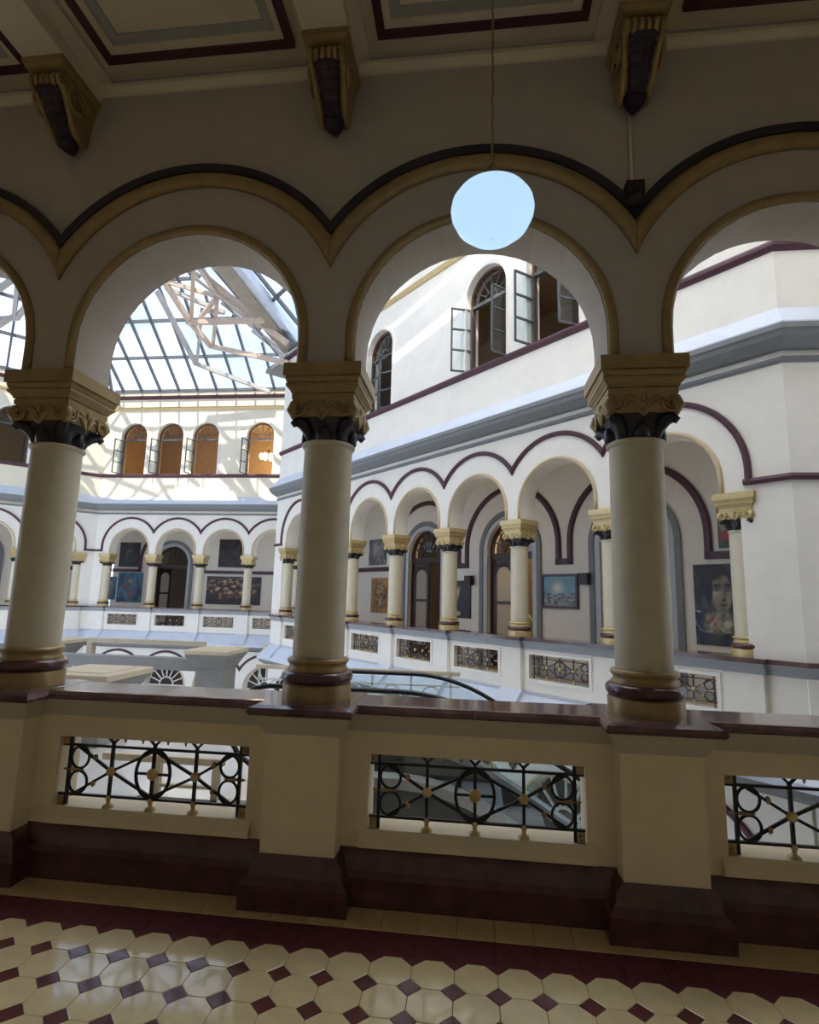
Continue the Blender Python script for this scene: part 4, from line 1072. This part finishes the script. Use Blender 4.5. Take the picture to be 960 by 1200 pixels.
def p_woman(u, v):
    g = fb(u, v, 11, 5); c = mixc((.012, .014, .022), (.07, .075, .085), .5+g)
    c = mixc(c, (.20, .18, .03), soft(el(u, v, .04, .62, .09, .14), .8)*.7*(0.6+g)); c = mixc(c, (.015, .03, .10), soft(el(u, v, .1, .25, .2, .16), .8)*.8)
    c = mixc(c, (.010, .008, .010), soft(el(u, v, .50, .80, .34, .24), .3))                    # hair
    f_ = soft(el(u, v, .62, .64, .25, .235), .16)
    sk = mixc((.13, .11, .075), (.42, .35, .24), .45+.8*(u-.6)*-1+.7*(v-.62)+.5*fb(u, v, 13, 6)); sk = mixc(sk, (.55, .46, .34), soft(el(u, v, .50, .66, .10, .05), .8)*.6)
    c = mixc(c, sk, f_)
    for eu in (.53, .78):                                                                     # brows, eyes
        c = mixc(c, (.012, .010, .010), soft(el(u, v, eu, .745-.1*abs(u-eu), .10, .014), .5)*f_)
        c = mixc(c, (.03, .025, .02), soft(el(u, v, eu, .695, .085, .034), .4)*f_*.9)
        c = mixc(c, (.30, .27, .21), soft(el(u, v, eu, .692, .050, .012), .4)*f_); c = mixc(c, (.008, .008, .008), soft(el(u, v, eu, .693, .018, .018), .4)*f_)
    c = mixc(c, (.07, .055, .04), soft(el(u, v, .70, .605, .018, .075), .6)*f_*.8); c = mixc(c, (.02, .016, .014), soft(el(u, v, .67, .555, .05, .016), .5)*f_)
    c = mixc(c, (.16, .06, .05), soft(el(u, v, .665, .495, .085, .022), .5)*f_); c = mixc(c, (.02, .012, .012), soft(el(u, v, .665, .497, .085, .006), .6)*f_)
    c = mixc(c, (.012, .008, .010), soft(el(u, v, .42, .93, .34, .14), .35)); c = mixc(c, (.012, .008, .008), soft(el(u, v, .36, .72, .09, .22), .4))
    if v < .42:                                                                               # wrapped cloth, scattered bright strokes
        t = soft(el(u, v, .55, .28, .36, .13), .5); cl_ = mixc((.10, .09, .05), (.42, .38, .22), .5+1.1*fb(u+v, v-u, 17, 5)); c = mixc(c, cl_, t)
        c = mixc(c, (.35, .06, .04), soft(el(u, v, .42, .30, .10, .05), .6)*.8); c = mixc(c, (.60, .58, .50), soft(el(u, v, .74, .27, .09, .04), .6)*.8)
        st = math.sin(26*(v+.22*u)+5*fb(u, v, 19, 3)); c = mixc(c, (.72, .72, .68), max(0, st-.86)*5*(.5+fb(u, v, 23, 4)))
    return c
def p_group(u, v):
    c = mixc((.02, .035, .02), (.10, .12, .05), .5+fb(u, v, 31, 4))
    r_ = math.sqrt(el(u, v, .48, .60, .42, .42)); c = mixc(c, (.36, .32, .24), soft(abs(r_-1)/.10, .5))
    c = mixc(c, (.32, .05, .04), soft(el(u, v, .22, .26, .2, .12), .4)); c = mixc(c, (.50, .42, .30), soft(el(u, v, .60, .30, .30, .12), .4)); c = mixc(c, (.34, .18, .11), soft(el(u, v, .72, .55, .16, .16), .4))
    return mixc(c, (.04, .10, .04), soft(el(u, v, .5, .02, .6, .1), .4))
def p_orange(u, v):
    c = mixc((.30, .13, .05), (.55, .30, .12), .5+fb(u, v, 41, 3)); c = mixc(c, (.05, .035, .03), soft(el(u, v, .5, .45, .36, .45), .5)*(.55+.8*fb(u, v, 43, 8)))
    return mixc(c, (.62, .54, .42), soft(el(u, v, .52, .55, .2, .42), .6)*max(0, .15+1.3*fb(u, v, 45, 9)))
def p_grey(u, v): return mixc((.10, .10, .105), (.36, .36, .36), .45+.9*fb(u, v, 51, 4)+.3*math.sin(9*math.hypot(u-.5, v-.6)))
def p_nude(u, v):
    c = mixc((.025, .025, .035), (.05, .045, .05), .5+fb(u, v, 61, 3)); c = mixc(c, (.50, .36, .28), soft(el(u+.15*math.sin(5*v), v, .22, .5, .16, .32), .3)); return mixc(c, (.55, .42, .35), soft(el(u, v, .3, .12, .16, .06), .4))
def p_red(u, v): return mixc((.45, .10, .03), (.06, .03, .015), .5+1.2*math.sin(14*math.hypot(u-.7, v-.5)+3*fb(u, v, 71, 3))*.6)
def p_dark(u, v):
    c = mixc((.008, .008, .010), (.03, .03, .03), .5+fb(u, v, 81, 4)); return mixc(c, (.13, .14, .10), soft(el(u, v, .5, .55, .2, .38), .6)*max(0, .3+fb(u, v, 83, 7)))
def p_blue(u, v):
    c = mixc((.01, .05, .13), (.06, .22, .36), .5+fb(u, v, 91, 4)); c = mixc(c, (.42, .14, .06), soft(el(u, v, .5, .48, .22, .34), .5)*max(0, .4+fb(u, v, 93, 6))); return mixc(c, (.5, .4, .2), soft(el(u, v, .5, .72, .08, .07), .5)*.7)
def p_night(u, v): return mixc((.01, .008, .008), (.05, .03, .02), .4+fb(u, v, 101, 5))
def p_crowd(u, v):
    c = mixc((.012, .010, .012), (.06, .03, .02), .5+fb(u, v, 111, 5)); b_ = max(0, fb(u*1.6, v, 113, 8))
    return mixc(c, mixc((.75, .30, .08), (.85, .65, .40), v), b_*1.6*soft(el(u, v, .45, .62, .48, .38), .5))
paint(RIGHT, 5.75, 1.62, .92, .70, p_sea, 'framed seascape with a pale moon beside the black speaker', frame='wood')
paint(RIGHT, 2.13, .99, .98, 1.51, lambda u, v: p_woman(u*1.2+.02, v), 'large dark portrait of a face on the inner wall near the wall fold', nx=80, ny=96)
paint(RIGHT, 1.70, 2.80, .84, .92, p_group, 'green and red figure painting hung above the large dark portrait')
paint(RIGHT, 13.08, 1.20, 1.08, 1.18, p_orange, 'orange and gold figure painting low on the inner wall')
paint(RIGHT, 13.33, 2.82, 1.02, .90, p_grey, 'grey drawing hung above the orange figure painting')
paint(RIGHT, 9.10, 1.20, .72, 1.05, p_nude, 'dark painting with a pale figure, partly behind a column')
paint(RIGHT, 4.05, .75, .8, 1.1, p_red, 'red swirling painting inside the doorway by the fold', o=-G-2.5)
paint(RIGHT, 4.05, 2.0, .8, 1.1, p_group, 'green painting inside the doorway above the red one', o=-G-2.5)
fx = lambda x: -6.38-x
paint(FAR, fx(-16.07), 2.83, 1.0, 1.15, p_dark, 'dark narrow figure painting on the upper left of the far gallery wall')
paint(FAR, fx(-15.9), 1.2, 1.22, 1.36, p_blue, 'blue painting with a red figure on the far gallery wall')
paint(FAR, fx(-16.85)-.0, 1.3, .5, 1.06, p_blue, 'narrow blue painting beside the larger blue one in the far gallery')
paint(FAR, fx(-11.07), 2.9, 1.2, 1.28, p_night, 'almost black painting above the wide crowd painting in the far gallery')
paint(FAR, fx(-10.85), 1.22, 2.58, 1.26, p_crowd, 'wide dark painting with a glowing golden crowd in the far gallery', nx=60, ny=30)
# loudspeakers on the door surrounds
for s, lb in ((5.0, 'small black wall speaker at the corner of the seascape painting'), (8.72, 'small black wall speaker over the dark painting with a pale figure')):
    q_ = empty('wall_speaker', RIGHT.at(s, -G+.05, 2.12)); tag(q_, lb, 'speaker', 'wall speakers by the oblique doors')
    MB().box(-.12, .12, 0, .14, 0, .26).build('cabinet', 'box_black', q_); MB().box(-.10, .10, .14, .146, .02, .24).build('speaker_cloth', 'iron_brown', q_)
# pendant lamp in the oblique gallery
p2 = empty('pendant_lamp', RIGHT.at(12.6, -1.6, 3.55)); tag(p2, 'hanging glass pendant lamp inside the oblique gallery', 'lamp')
MB().lathe([(.02, -.2), (.16, -.15), (.2, 0), (.14, .12), (.06, .17)], 20).build('globe', 'opal', p2); MB().tube([(0, 0, .16), (0, 0, 1.86)], .008, 6).build('cord', 'brass', p2)
# hanging cable in front of the far wall
tag(MB().tube([(0, 0, -6.0), (0, 0, 5.4)], .012, 6).build('hanging_cable', 'steel', None, T(-12.21, 15.5, 5.2)), 'thin cable hanging from the skylight beside the near left column', 'cable')
